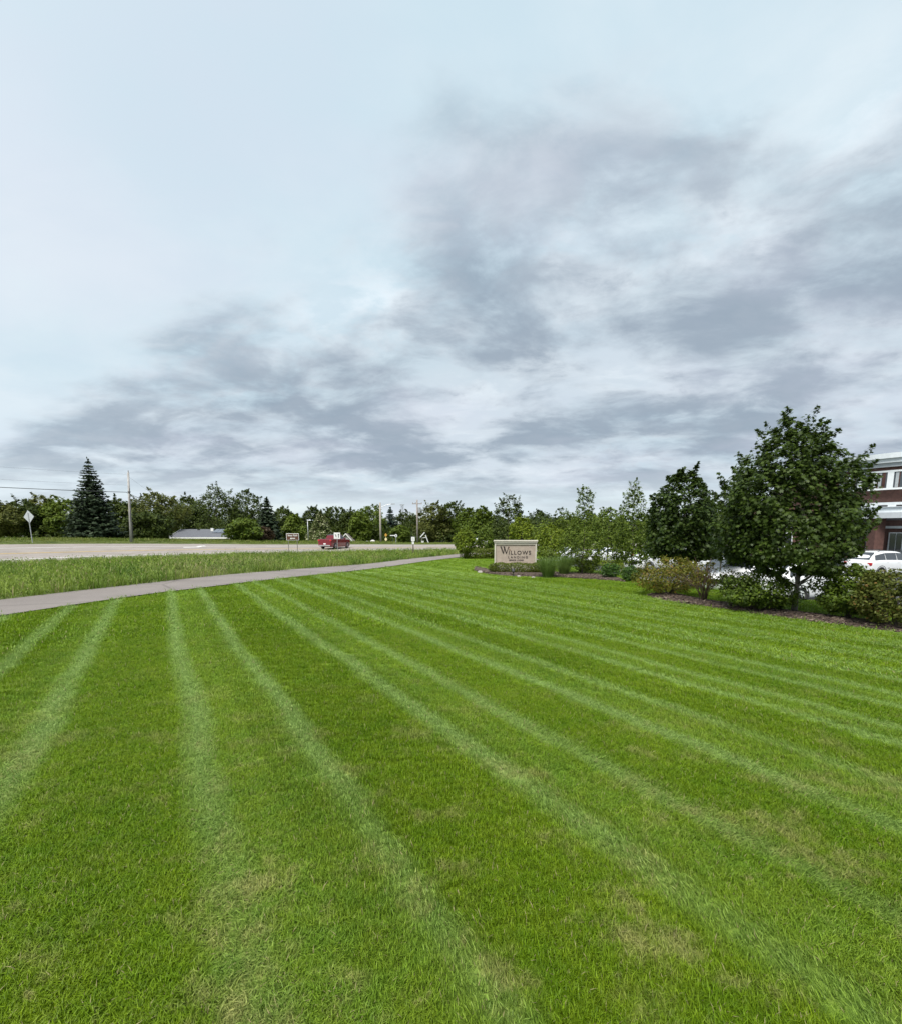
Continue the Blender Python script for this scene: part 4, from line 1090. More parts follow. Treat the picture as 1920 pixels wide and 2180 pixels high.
def vehicle(name, label, kind, loc, heading, paint, cat, group=None, lamp=True):
    S = SHAPES[kind]; L, W, H, R = S['L'], S['W'], S['H'], S['R']; zb = S['clear']; st = S['st']
    # local frame: x forward, origin on the ground under the middle of the car
    e = empty(name, loc, math.atan2(heading[1], heading[0])); tag(e, label, cat, group)
    def ring(i):
        t = min(max(i, 0), len(st) - 1); a = int(min(t, len(st) - 2)); s = lerp(st[a], st[a + 1], t - a)
        x = (s[0] - .5) * L; hw = W * .5 * s[3]; rw = W * .5 * s[4]; b, r = s[1] * H, s[2] * H
        lo = zb + (.10 if s[0] < .03 or s[0] > .97 else 0)
        return [(x, 0, lo), (x, hw * .86, lo), (x, hw * .975, lo + .10), (x, hw, lo + (b - lo) * .55), (x, hw * .985, b - .03), (x, hw * .955, b), (x, rw * 1.0, max(r - .055, b + .004)), (x, rw * .82, max(r - .008, b + .006)), (x, 0, max(r, b + .008))]
    m = MB(); V = []; nR = 16
    for i in range(len(st)):
        h = ring(i); V += h + [(p[0], -p[1], p[2]) for p in h[-2:0:-1]]
    Fs = [(i * nR + j, i * nR + (j + 1) % nR, (i + 1) * nR + (j + 1) % nR, (i + 1) * nR + j) for i in range(len(st) - 1) for j in range(nR)]
    Fs += [tuple(range(nR))[::-1], tuple((len(st) - 1) * nR + j for j in range(nR))]
    m.add(V, Fs); body = m.obj('body', paint, e, True)
    if kind == 'pickup':
        body.data.polygons.foreach_set('use_smooth', [False] * len(body.data.polygons))
        b_ = body.modifiers.new('round', 'BEVEL'); b_.width = .05; b_.segments = 3; b_.limit_method = 'ANGLE'; b_.angle_limit = math.radians(20)
    else:
        body.modifiers.new('round', 'SUBSURF').levels = 1; body.modifiers['round'].render_levels = 2
    def surf(i, f):        # point on the flank between belt (0) and roof edge (1)
        h = ring(i); return np.array(lerp(h[5], h[6], f))
    def pane(nm, quad, push, par=None):
        q = [np.array(p, float) for p in quad]; nrm = np.cross(q[1] - q[0], q[3] - q[0]); nrm /= np.linalg.norm(nrm) + 1e-9
        c = sum(q) / 4
        if np.dot(nrm, c - np.array([0, 0, H * .5])) < 0: nrm = -nrm
        w = MB(); w.add([p + nrm * push for p in q] + [p - nrm * .03 for p in q], [(0, 1, 2, 3), (4, 7, 6, 5), (0, 4, 5, 1), (1, 5, 6, 2), (2, 6, 7, 3), (3, 7, 4, 0)]); return w.obj(nm, GLASS, par or e)
    for a, b in S['side']:
        for sg in (1, -1):
            q = [surf(a, .12), surf(b, .12), surf(b, .88), surf(a, .88)]
            if b == S['side'][-1][1]: q[2] = surf(b - .42, .88); q[1] = surf(b + .18, .12)
            if a == S['side'][0][0]: q[3] = surf(a + .3, .88)
            pane('side_window', [p * np.array([1, sg, 1]) for p in q], .014)
    c0, c1 = S['cab']
    def across(i, f0): h = ring(i); return np.array([h[0][0], h[6][1] * f0, h[8][2]])
    a, b = across(c1 - .06, .96), across(c1 - .93, .90); up = np.array([0, 0, .012])
    pane('windscreen', [a + up, a * np.array([1, -1, 1]) + up, b * np.array([1, -1, 1]) + up, b + up], .015)
    lo = c0 - .05 if kind == 'suv' else c0 + (.12 if kind == 'sedan' else .08); hi = c0 + .85 if kind != 'pickup' else c0 + .8
    if kind == 'suv': lo = c0 - .62
    a, b = across(lo, .92), across(hi, .86)
    pane('rear_window', [a, a * np.array([1, -1, 1]), b * np.array([1, -1, 1]), b], .020)
    T = wheel_mesh(R, .24)
    for fx in S['wb']:
        for sg in (1, -1):
            x = (fx - .5) * L; yy = sg * (W * .5 - .115)
            w = bpy.data.objects.new('wheel', T[0]); COL.objects.link(w); w.parent = e; w.location = (x, yy, R); w.rotation_euler = (0, 0, 0 if sg > 0 else math.pi)
            for nm, me in (('rim', T[1]), ('hub_shadow_disc', T[2])): q = bpy.data.objects.new(nm, me); COL.objects.link(q); q.parent = w
            arch = MB(); arch.lathe([(R * 1.02, W * .5 - .02), (R * 1.16, W * .5 + .006), (R * 1.20, W * .5 - .002), (R * 1.20, W * .5 - .3)], 20, 'y', -.25, math.pi + .25)
            o = arch.obj('wheel_arch', DARKM, e, True); o.location = (x, 0, R)
            if sg < 0: o.rotation_euler = (0, 0, math.pi)
    red = M('tail_lamp', (.42, .02, .025), .25, .1); clear = M('head_lamp', (.62, .64, .66), .15, .1); chrome = M('chrome', (.6, .6, .6), .2, .05, metal=.9)
    for sg in (1, -1):
        hb = ring(0.9); z = hb[5][2] - .12; m = MB(); m.box(-.06, .10, -.16, .10, -.11, .09)
        o = m.obj('tail_light', red, e, bevel=.03); o.location = ((-L * .5 + .03) if kind == 'pickup' else hb[0][0] + .03, sg * (hb[4][1] - .07), z); o.scale = (1, sg, 1)
        hf = ring(len(st) - 2.05); m = MB(); m.box(-.16, .08, -.24, .05, -.07, .06)
        o = m.obj('headlight', clear, e, bevel=.03); o.location = (hf[0][0] + .03, sg * (hf[4][1] - .05), hf[5][2] - .08); o.scale = (1, sg, 1)
        i = c1 - .25; p = surf(i, .1); m = MB(); m.box(-.06, .06, -.02, .18, -.05, .08); o = m.obj('mirror', paint, e, bevel=.03); o.location = (p[0], sg * p[1], p[2] + .06); o.scale = (1, sg, 1)
        for k, (a, b) in enumerate(S['side'][-2:]):
            p = surf(a + .12, 0); m = MB(); m.box(-.09, .09, -.012, .03, -.015, .015); o = m.obj('door_handle', paint if kind != 'pickup' else chrome, e); o.location = (p[0], sg * (p[1] + .01), p[2] - .10); o.scale = (1, sg, 1)
    m = MB(); m.box(-.03, .05, -W * .30, W * .30, -.09, .09); o = m.obj('grille', DARKM, e, bevel=.02); o.location = (L * .5 - .04, 0, H * .38)
    m = MB(); m.box(-.06, .07, -W * .40, W * .40, -.08, .08); o = m.obj('bumper', chrome if kind == 'pickup' else DARKM, e, bevel=.02); o.location = (-L * .5 + .0, 0, zb + (.20 if kind == 'pickup' else .12))
    m = MB(); m.box(-.012, .012, -.16, .16, -.075, .075); o = m.obj('licence_plate', WHITE, e); o.location = (-L * .5 - .018, 0, H * .42 if kind != 'pickup' else H * .36)
    m = MB(); m.box(-L * .34, L * .34, -W * .5 - .004, W * .5 + .004, -.05, .05); o = m.obj('sill', DARKM if kind != 'pickup' else paint, e); o.location = (0, 0, zb + .03)
    if kind == 'suv':
        for sg in (1, -1):
            m = MB(); m.tube([(-L * .32, sg * W * .33, H * .975), (-L * .28, sg * W * .33, H + .03), (L * .08, sg * W * .33, H + .03), (L * .12, sg * W * .33, H * .975)], .018, 6); m.obj('roof_rail', DARKM, e)
        m = MB(); m.box(-L * .02, L * .13, -W * .22, W * .22, H - .012, H + .006); m.obj('sunroof', GLASS, e)
    if kind == 'pickup':
        m = MB(); m.box(-L * .485, -L * .135, -W * .41, W * .41, H * .682, H * .692); m.obj('bed_cover', DARKM, e)
    return e


PW = M('white_car_paint', (.74, .75, .76), .22, .02, 3, coat=.6); PR = M('red_car_paint', (.15, .005, .012), .25, .06, 3, coat=.7)
PK = M('black_car_paint', (.022, .022, .026), .2, .1, 3, coat=.7); PS = M('silver_car_paint', (.42, .43, .45), .25, .05, 3, coat=.6)


def park(label, kind, u, y, hd, paint, name='parked_car', v=1200, z=None):
    p = ground_at(u, y, v); p[2] = g1(p[0], y) + .02
    return vehicle(name, label, kind, p, hd, paint, 'car', 'cars in the car park')


# the red pickup on the road: its own distance follows from its size
tp = at(714, 1168, 68.0); dR_, tR_ = poly_sd(np.array([tp[0]]), np.array([tp[1]]), RN)
vehicle('pickup_truck', 'dark red pickup truck seen from behind on the road', 'pickup', (tp[0], tp[1], g1(tp[0], tp[1]) + .0), (math.sin(math.radians(14)), math.cos(math.radians(14))), PR, 'truck')

park('white SUV parked closest, its wheel beside the large maple trunk', 'suv', 1722, 21.0, (.97, .24), PW, 'parked_suv', 1240)
park('white SUV with red tail lamp before the brick building', 'suv', 1880, 33.5, (.97, .24), PW, 'parked_suv', 1210)
park('white SUV with its nose behind the thin half-bare shrub', 'suv', 1598, 23.5, (-.93, -.36), PW, 'parked_suv', 1230)
park('black car with a pale windscreen behind the thin half-bare shrub', 'sedan', 1546, 27.5, (-.86, -.51), PK, v=1220)
park('white SUV roof showing behind the black car', 'suv', 1520, 36, (-.93, -.36), PW, 'parked_suv', 1200)
park('white car with a dark grille left of the bronze shrub', 'suv', 1392, 37, (-.90, -.43), PW, v=1200)
park('white car in side view behind the light green bushes', 'sedan', 1290, 47, (-.985, -.17), PW, v=1185)
park('white car facing out right of the yellow-green tree by the sign', 'sedan', 1206, 47, (-.75, -.66), PW, v=1185)
park('silver car deep in the car park above the bronze shrub', 'sedan', 1440, 46, (-.93, -.36), PS, v=1185)
cp = at(1028, 1158, 84.0); vehicle('parked_car', 'white car far away on the road behind the dark hedge', 'sedan', (cp[0], cp[1], g1(cp[0], cp[1])), (.95, .3), PW, 'car')


def boulder(label, u, y, r_, seed):
    p = ground_at(u, y, 1155); q = np.random.default_rng(seed); m = MB(); n = 10
    for j, (f, z) in enumerate(((.9, -.1), (1.0, .35), (.72, .8), (.3, 1.0))):
        m.v += [(r_ * f * q.uniform(.85, 1.15) * math.cos(t), r_ * .8 * f * q.uniform(.85, 1.15) * math.sin(t), r_ * z) for t in np.linspace(0, 6.283, n + 1)[:-1]]
    m.f += [(j * n + i, j * n + (i + 1) % n, (j + 1) * n + (i + 1) % n, (j + 1) * n + i) for j in range(3) for i in range(n)] + [tuple(range(3 * n, 4 * n))]
    o = m.obj('boulder', M('pale_boulder', (.62, .60, .56), .85, .15, 3, .3), None, True); o.location = p; tag(o, label, 'boulder')


boulder('larger white boulder left of the pale utility pole across the road', 794, 90, .5, 1)
boulder('smaller white boulder left of the larger one across the road', 782, 90, .32, 2)


# ------------------------------------------------------------------ signs and poles
def road_signs():
    brown = M('park_brown', (.105, .042, .022), .5, .06); post = M('sign_post', (.17, .16, .13), .7, .15); ylw = M('sign_yellow', (.52, .28, .04), .5, .06); grn = M('post_green', (.06, .10, .07), .6)
    back = M('sign_back', (.48, .50, .52), .5, .06, metal=.2); ink = M('sign_ink', (.02, .02, .022), .5)
    # brown park sign, two posts
    p = ground_px(625, 1181); y = p[1]; k = mpp(y, -.5); zc = at(625.5, 1143, y)[2] - p[2]; e = empty('park_sign', p, math.radians(12)); tag(e, 'brown park sign with a left arrow on two thin posts', 'sign')
    w, h = 12.8 * k, 7.2 * k
    m = MB(); m.box(-w, w, -.02, .0, zc - h, zc + h); m.obj('border', WHITE, e, bevel=.01); m = MB(); m.box(-w * .935, w * .935, -.03, -.012, zc - h * .88, zc + h * .88); m.obj('panel', brown, e)
    for s in (-1, 1): m = MB(); m.box(s * w * .70 - .035, s * w * .70 + .035, .003, .06, -.3, zc + h * .8); m.obj('post', post, e)
    lettering('lettering', 'Swan Park', .27, 0, -.033, zc + h * .18, WHITE, e, 1.05, .004, w * 1.55)
    m = MB(); m.plate([(-w * .42, zc - h * .42), (-w * .22, zc - h * .18), (-w * .22, zc - h * .33), (w * .40, zc - h * .33), (w * .40, zc - h * .52), (-w * .22, zc - h * .52), (-w * .22, zc - h * .68)], -.036, -.03); m.obj('arrow', WHITE, e)
    # lane arrow sign in front of the pickup
    p = ground_px(719, 1176); y = p[1]; k = mpp(y, -.7); zc = at(720.5, 1140.5, y)[2] - p[2]; e = empty('lane_sign', p, math.radians(8)); tag(e, 'white square lane-arrow sign in front of the red pickup', 'sign'); w = 6.6 * k
    m = MB(); m.box(-w, w, -.015, 0, zc - w, zc + w); m.obj('panel', WHITE, e, bevel=.01)
    m = MB(); m.plate([(-w * .72, zc + w * .35), (-w * .50, zc + w * .52), (-w * .22, zc + w * .1), (-w * .22, zc - w * .5), (-w * .42, zc - w * .5), (-w * .42, zc + w * .0), (-w * .60, zc + w * .22)][::-1], -.022, -.015); m.obj('turn_arrow', ink, e)
    m = MB(); m.plate([(w * .40, zc - w * .62), (w * .60, zc - w * .62), (w * .60, zc + w * .25), (w * .78, zc + w * .25), (w * .50, zc + w * .7), (w * .22, zc + w * .25), (w * .40, zc + w * .25)], -.022, -.015); m.obj('straight_arrow', ink, e)
    m = MB(); m.box(w * .02, w * .07, -.02, -.015, zc - w * .8, zc + w * .8); m.obj('divider', ink, e)
    m = MB(); m.box(-.03, .03, .003, .05, -.3, zc + w * .8); m.obj('post', STEEL, e)
    # trail sign by the path
    p = ground_px(880, 1184); y = p[1]; k = mpp(y, -.5); e = empty('trail_sign', p, 0); tag(e, 'small white trail sign with two plates on a brown post', 'sign')
    for nm, va, vb, w in (('upper_plate', 1143, 1152, 3.6), ('lower_plate', 1153, 1158.5, 2.2)):
        a, b = at(880, va, y)[2] - p[2], at(880, vb, y)[2] - p[2]; m = MB(); m.box(-w * k, w * k, -.05, -.035, b, a); o = m.obj(nm, WHITE, e)
        for j in range(3 if nm[0] == 'u' else 1):
            z = b + (a - b) * (.25 + .25 * j if nm[0] == 'u' else .5); t = MB(); t.box(-w * k * .6, w * k * .6, -.054, -.05, z - .012, z + .012); t.obj('print_line', ink, o)
    m = MB(); m.box(-.045, .045, -.033, .045, -.3, at(880, 1143, y)[2] - p[2]); m.obj('post', M('brown_post', (.075, .055, .04), .8, .2), e)
    # diamond warning sign seen from the back
    y = 56.0; p = ground_at(70, y, 1157); k = mpp(y); zc = at(66, 1100, y)[2] - p[2]; e = empty('warning_sign', p, math.radians(35)); tag(e, 'grey back of a leaning diamond warning sign across the road', 'sign'); e.rotation_euler = (0, math.radians(-3), math.radians(-10)); h = 13.6 * k
    m = MB(); m.plate([(0, zc - h), (h * .98, zc), (0, zc + h), (-h * .98, zc)], .0, .012); m.obj('panel', back, e); m = MB(); m.box(-.04, .04, -.055, -.003, -.4, zc + h * .62); m.obj('post', STEEL, e)
    # cluster on the far corner
    y = 88.0
    def base(u): return ground_at(u, y, 1156)
    p = base(822); k = mpp(y); e = empty('warning_sign', p, .2); tag(e, 'two stacked yellow diamond signs on one post across the road', 'sign'); z1 = at(822, 1139, y)[2] - p[2]; z2 = at(822, 1148, y)[2] - p[2]
    for z, mt in ((z1, ylw), (z2, M('sign_cream', (.75, .66, .36), .5))): m = MB(); h = 4.2 * k; m.plate([(0, z - h), (h * .75, z), (0, z + h), (-h * .75, z)], -.06, -.045); m.obj('panel', mt, e)
    m = MB(); m.box(-.04, .04, -.04, .04, -.3, z1); m.obj('post', grn, e)
    p = base(836); e = empty('street_name_sign', p, 0); tag(e, 'pale street-name blade on a thin green post across the road', 'sign'); z = at(836, 1140, y)[2] - p[2]; m = MB(); m.box(-5 * k, 5 * k, -.06, -.045, z - .8 * k, z + .8 * k); m.obj('panel', WHITE, e); m = MB(); m.tube([(0, 0, -.3), (0, 0, z + .1)], .035, 8); m.obj('post', grn, e)
    p = base(843.5); e = empty('stop_sign', p, .1); tag(e, 'pale octagonal sign back right of the street-name blade', 'sign'); z = at(843, 1140.5, y)[2] - p[2]; r = 3.6 * k
    m = MB(); m.plate([(r * .82 * math.cos(a), z + r * math.sin(a)) for a in np.linspace(math.pi / 8, 2 * math.pi + math.pi / 8, 9)[:-1]], -.06, -.045); m.obj('panel', M('pale_sign_back', (.66, .68, .68), .5), e); m = MB(); m.box(-.05, .05, -.085, -.064, z - .16, z + .16); m.obj('bracket', DARKM, e); m = MB(); m.box(-.04, .04, -.04, .04, -.3, z + .3); m.obj('post', STEEL, e)
    # A-frame of white bars with a pale box
    y = 94.0; p = ground_at(904, y, 1156); e = empty('a_frame', p, 0); tag(e, 'leaning white bars forming an A-frame across the road', 'frame'); k = mpp(y)
    def q(u, v): a = at(u, v, y); return (a[0] - p[0], 0, a[2] - p[2])
    for nm, a, b, r in (('rafter', q(895, 1144), q(904.5, 1133.5), .10), ('brace', q(906, 1139), q(913, 1157.5), .09), ('cross_bar', q(900, 1145.5), q(908.5, 1143.5), .05), ('post', q(898, 1144), q(898, 1157.5), .06)):
        m = MB(); m.tube([a, b], r, 8); m.obj(nm, WHITE if nm != 'post' else WOOD, e)
    p = ground_at(900, y - 1, 1156); m = MB(); m.box(-.22, .22, -.18, .18, 0, .34); m.box(-.25, .25, -.21, .21, .342, .39); o = m.obj('utility_box', WHITE); o.location = p; tag(o, 'small white box on the ground under the A-frame', 'box')


road_signs()


def poles():
    def pole(label, u, vt, y, r, mat, vb=1157, name='utility_pole', lean=0.0):
        p = ground_at(u, y, vb); H = at(u, vt, y)[2] - p[2]; e = empty(name, p, 0); e.rotation_euler = (0, lean, 0); tag(e, label, 'pole', 'poles beyond the road')
        m = MB(); m.tube([(0, 0, -.5), (0, 0, H * .5), (0, 0, H)], [r * 1.12, r, r * .82], 12); m.obj('shaft', mat, e, True); return e, H, p
    y1 = 64.0
    e, H, p1 = pole('grey utility pole right of the large spruce', 279, 1006, y1, .14, M('pole_grey', (.34, .325, .31), .85, .18, 2, .4), 1150, lean=math.radians(2.5))
    m = MB(); m.tube([(.30, -.05, -.3), (.30, -.05, 2.4), (.10, -.1, 3.0), (.17, -.1, H * .78)], .03, 6); m.obj('conduit', DARKM, e)
    m = MB(); m.tube([(.02, 0, H), (.02, 0, H + .28)], .05, 8); m.obj('insulator', M('porcelain', (.25, .22, .2), .3), e)
    m = MB(); m.box(-.05, .30, -.2, -.13, H * .72, H * .72 + .12); m.obj('bracket', DARKM, e)
    e, H2, p2 = pole('thin pale pole behind the grey roof with a small transformer', 404, 1082, 118, .17, BARKL)
    m = MB(); m.tube([(.55, 0, H2 * .62), (.55, 0, H2 * .62 + 1.0)], .30, 12); m.obj('transformer', STEEL, e); m = MB(); m.box(0, .4, -.05, .05, H2 * .7, H2 * .7 + .12); m.obj('bracket', DARKM, e)
    e, H3, p3 = pole('pale utility pole with a street lamp arm across the road', 811, 1070, 88, .17, M('pole_pale', (.33, .30, .26), .85, .15, 2, .4))
    m = MB(); m.tube([(0, 0, H3 - .9), (1.2, 0, H3 - .35), (2.0, 0, H3 - .25)], .04, 6); arm = m.obj('lamp_arm', STEEL, e); m = MB(); m.box(1.9, 2.6, -.12, .12, H3 - .32, H3 - .18); m.obj('lamp_head', STEEL, arm)
    e, H4, p4 = pole('dark wooden utility pole with transformer and crossarm across the road', 889, 1064, 92, .15, WOOD)
    m = MB(); m.box(-.9, .9, -.08, .0, H4 - .8, H4 - .66); arm = m.obj('crossarm', WOOD, e)
    for x in (-.8, -.3, .8): m = MB(); m.tube([(x, -.04, H4 - .66), (x, -.04, H4 - .45)], .05, 8); m.obj('insulator', M('porcelain', (.25, .22, .2), .3), arm)
    m = MB(); m.tube([(.42, -.1, H4 - 2.4), (.42, -.1, H4 - 1.4)], .26, 12); m.obj('transformer', STEEL, e)
    e, H5, p5 = pole('thin grey lamp post behind the brown sign', 657, 1108, 86, .07, STEEL, name='street_lamp')
    m = MB(); m.box(-.05, .55, -.1, .1, H5 - .02, H5 + .10); m.obj('lamp_head', WHITE, e)
    # far radio mast over the trees
    y = 190; p = ground_at(857, y, 1120); Ht = at(857, 1074, y)[2] - p[2]; e = empty('radio_mast', p, 0); tag(e, 'tiny lattice mast tip above the far trees between the poles', 'mast'); m = MB()
    for sx, sy in ((-.4, 0), (.4, 0), (0, .5)): m.tube([(sx, sy, 0), (sx, sy, Ht)], .09, 5)
    m.obj('legs', STEEL, e)
    m = MB()
    for j in range(12): z = Ht * j / 12; m.tube([(-.4, 0, z), (.4, 0, z + Ht / 12)], .05, 4)
    m.obj('lattice', STEEL, e); m = MB(); m.box(-.9, .9, -.15, .15, Ht - .25, Ht); m.obj('antenna_bar', STEEL, e)
    # flagpole-like aerial left of the large maple
    y = 46.0; p = ground_at(1653, y, 1200); Ht = at(1655, 872, y)[2] - p[2]; e = empty('flagpole', p, 0); tag(e, 'very thin pole tip rising above the large maple', 'pole'); m = MB(); m.tube([(0, 0, -.2), (0, 0, Ht)], [.06, .025], 8); m.obj('shaft', STEEL, e); m = MB(); m.lathe([(.001, -.06), (.06, 0), (.001, .06)], 10); o = m.obj('finial', STEEL, e, True); o.location = (0, 0, Ht)
    # wires
    cab = M('cable', (.035, .035, .04), .7)
    def wire(label, a, b, sag, r):
        a, b = np.array(a), np.array(b); m = MB(); n = 22
        m.tube([tuple(a + (b - a) * t - np.array([0, 0, sag * 4 * t * (1 - t)])) for t in np.linspace(0, 1, n)], r, 5); o = m.obj('power_line', cab); tag(o, label, 'cable', 'overhead cables')
    def hp(z): return (p1[0] + math.sin(math.radians(2.5)) * (z - p1[2]) - .18, p1[1] - .18, z)
    zc = at(279, 1048, y1)[2]; zt = at(279, 1010, y1)[2]; zm = at(279, 1033, y1)[2]; far = np.array([-66, 31.0])
    wire('thickest overhead cable running left from the grey pole behind the spruce', hp(zc), (far[0], far[1], zc + .5), .45, .035)
    wire('thin upper wire running left from the top of the grey pole', hp(zt), (far[0], far[1], zt + .4), .5, .007)
    wire('thin middle wire running left from the grey pole', hp(zm), (far[0], far[1], zm + .5), .5, .007)
    q2 = (p2[0] - .2, p2[1] - .2, p2[2] + H2 * .95)
    wire('overhead cable from the grey pole to the thin pale pole', hp(zc - .05), q2, .6, .03)
    wire('thin top wire from the grey pole to the thin pale pole', hp(zt - .05), (q2[0], q2[1], q2[2] + .3), .7, .008)


poles()


# ------------------------------------------------------------------ houses across the road
def gable_house(label, u0, u1, v_eave, v_ridge, y, depth, rz=0.0, roofc=(.105, .11, .125), wallc=(.40, .38, .34), solar=False, name='house', ridge_along=True, eave=.5):
    a, b = at(u0, v_eave, y), at(u1, v_eave, y); cx = (a[0] + b[0]) / 2; hw = (b[0] - a[0]) / 2; gzz = min(g1(cx, y), g1(cx, y + depth)); ze = a[2] - gzz; zr = at((u0 + u1) / 2, v_ridge, y + depth / 2)[2] - gzz
    e = empty(name, (cx, y + depth / 2, gzz), rz); tag(e, label, 'house'); hd = depth / 2
    wall = M('siding_%d' % int(wallc[0] * 1000), wallc, .8, .08, 3); rf = M('shingles_%d' % int(roofc[0] * 1000), roofc, .9, .22, 7, .5, 60); white = M('fascia_white', (.74, .74, .72), .6, .05)
    m = MB()
    if ridge_along:
        m.box(-hw + eave, hw - eave, -hd + eave, hd - eave, -.3, ze - .05)
        m.add([(-hw + eave, -hd + eave, ze - .05), (-hw + eave, hd - eave, ze - .05), (-hw + eave, 0, zr - .2), (hw - eave, -hd + eave, ze - .05), (hw - eave, hd - eave, ze - .05), (hw - eave, 0, zr - .2)], [(0, 1, 2), (3, 5, 4)]); m.obj('wall', wall, e)
        r = MB(); t = .12
        r.add([(-hw, -hd, ze), (hw, -hd, ze), (hw, 0, zr), (-hw, 0, zr), (-hw, hd, ze), (hw, hd, ze), (-hw, -hd, ze - t), (hw, -hd, ze - t), (hw, 0, zr - t), (-hw, 0, zr - t), (-hw, hd, ze - t), (hw, hd, ze - t)],
              [(0, 1, 2, 3), (3, 2, 5, 4), (7, 6, 9, 8), (8, 9, 10, 11), (0, 6, 7, 1), (4, 5, 11, 10), (0, 3, 9, 6), (3, 4, 10, 9), (1, 7, 8, 2), (2, 8, 11, 5)]); roof = r.obj('roof', rf, e)
        f = MB(); f.box(-hw - .02, hw + .02, -hd - .05, -hd - .004, ze - .22, ze + .015); f.obj('fascia', white, e)
        for s in (-1, 1):
            f = MB(); x0, x1 = (s * hw, s * (hw + .06)) if s > 0 else (s * (hw + .06), s * hw)
            f.add([(x0, -hd, ze - .2), (x0, -hd, ze + .03), (x0, 0, zr + .03), (x0, 0, zr - .2), (x1, -hd, ze - .2), (x1, -hd, ze + .03), (x1, 0, zr + .03), (x1, 0, zr - .2)], [(0, 1, 2, 3), (7, 6, 5, 4), (0, 4, 5, 1), (1, 5, 6, 2), (2, 6, 7, 3), (3, 7, 4, 0)]); f.obj('rake_board', white, e)
        def slope(x, t, up=.0): return (x, -hd + hd * t, ze + (zr - ze) * t + up)
        for k, x in enumerate(np.linspace(-hw * .55, hw * .6, 4)):
            v = MB(); p = slope(x, .90); v.box(p[0] - .18, p[0] + .18, p[1] - .15, p[1] + .15, p[2] - .1, p[2] + .14); v.obj('roof_vent', DARKM, roof)
        if solar:
            x0, x1 = -hw * .14, hw * .46; n = 6
            for i in range(n):
                xa, xb = x0 + (x1 - x0) * i / n + .03, x0 + (x1 - x0) * (i + 1) / n - .03
                p = MB(); q = [slope(xa, .5, .06), slope(xb, .5, .06), slope(xb, .93, .06), slope(xa, .93, .06)]; q2 = [(a_, b_, c_ + .06) for a_, b_, c_ in q]
                p.add(q + q2, [(0, 3, 2, 1), (4, 5, 6, 7), (0, 1, 5, 4), (1, 2, 6, 5), (2, 3, 7, 6), (3, 0, 4, 7)]); p.obj('solar_panel', M('solar', (.10, .115, .14), .25, .05, 4, spec=.8), roof)
            c = MB(); p = slope(-hw * .20, .80); c.box(p[0] - .22, p[0] + .22, p[1] - .2, p[1] + .2, p[2] - .2, p[2] + .45); c.obj('chimney', white, roof)
        for x in np.linspace(-hw * .6, hw * .7, 4):
            w = MB(); w.box(x - .6, x + .6, -hd + eave - .05, -hd + eave - .003, ze - 1.9, ze - .7); fr = w.obj('window', white, e); w = MB(); w.box(x - .52, x + .52, -hd + eave - .065, -hd + eave - .052, ze - 1.82, ze - .78); w.obj('pane', GLASS, fr)
    else:
        m.add([(-hw, -hd, -.3), (hw, -hd, -.3), (hw, -hd, ze), (0, -hd, zr), (-hw, -hd, ze), (-hw, hd, -.3), (hw, hd, -.3), (hw, hd, ze), (0, hd, zr), (-hw, hd, ze)], [(0, 1, 2, 3, 4), (9, 8, 7, 6, 5), (0, 5, 6, 1), (1, 6, 7, 2), (4, 9, 5, 0)]); m.obj('wall', wall, e)
        o = .35; r = MB(); sl = (zr - ze) / hw
        for s in (-1, 1):
            A = (s * (hw + o), -hd - o, ze - o * sl + .03); B = (0, -hd - o, zr + .03); C = (0, hd + o, zr + .03); D = (s * (hw + o), hd + o, ze - o * sl + .03)
            q = [A, B, C, D]; r.add(q + [(x, y_, z + .12) for x, y_, z in q], [(0, 1, 2, 3), (7, 6, 5, 4), (0, 4, 5, 1), (1, 5, 6, 2), (2, 6, 7, 3), (3, 7, 4, 0)])
            f = MB(); f.add([(A[0], A[1] - .05, A[2] - .06), (A[0], A[1] - .05, A[2] + .16), (B[0], B[1] - .05, B[2] + .16), (B[0], B[1] - .05, B[2] - .06), (A[0], A[1] - .002, A[2] - .06), (A[0], A[1] - .002, A[2] + .16), (B[0], B[1] - .002, B[2] + .16), (B[0], B[1] - .002, B[2] - .06)], [(0, 1, 2, 3), (7, 6, 5, 4), (0, 4, 5, 1), (1, 5, 6, 2), (2, 6, 7, 3), (3, 7, 4, 0)]); f.obj('rake_board', white, e)
        r.obj('roof', rf, e)
        w = MB(); w.box(-.5, .5, -hd - .05, -hd - .003, ze - 1.3, ze - .2); fr = w.obj('window', white, e); w = MB(); w.box(-.42, .42, -hd - .065, -hd - .052, ze - 1.22, ze - .28); w.obj('pane', GLASS, fr)
    return e


gable_house('long low house with a dark grey roof and solar panels', 358, 546, 1144, 1126.5, 84, 8.5, math.radians(0), solar=True)
gable_house('low grey house with white fascia behind the diamond sign', 46, 132, 1141, 1120, 92, 8, 0, (.14, .145, .15))
gable_house('house corner with white fascia at the left picture edge', -40, 16, 1140, 1128, 90, 7, 0, (.15, .15, .155))
gable_house('pale gabled house behind the bonnet of the red pickup', 737, 762, 1150, 1137, 98, 9, math.radians(-14), (.20, .18, .17), (.46, .46, .43), ridge_along=False, name='house')
gable_house('house with a mauve-grey roof under the big dark trees', 915, 972, 1154, 1139, 108, 8, 0, (.20, .165, .17), (.20, .18, .17))


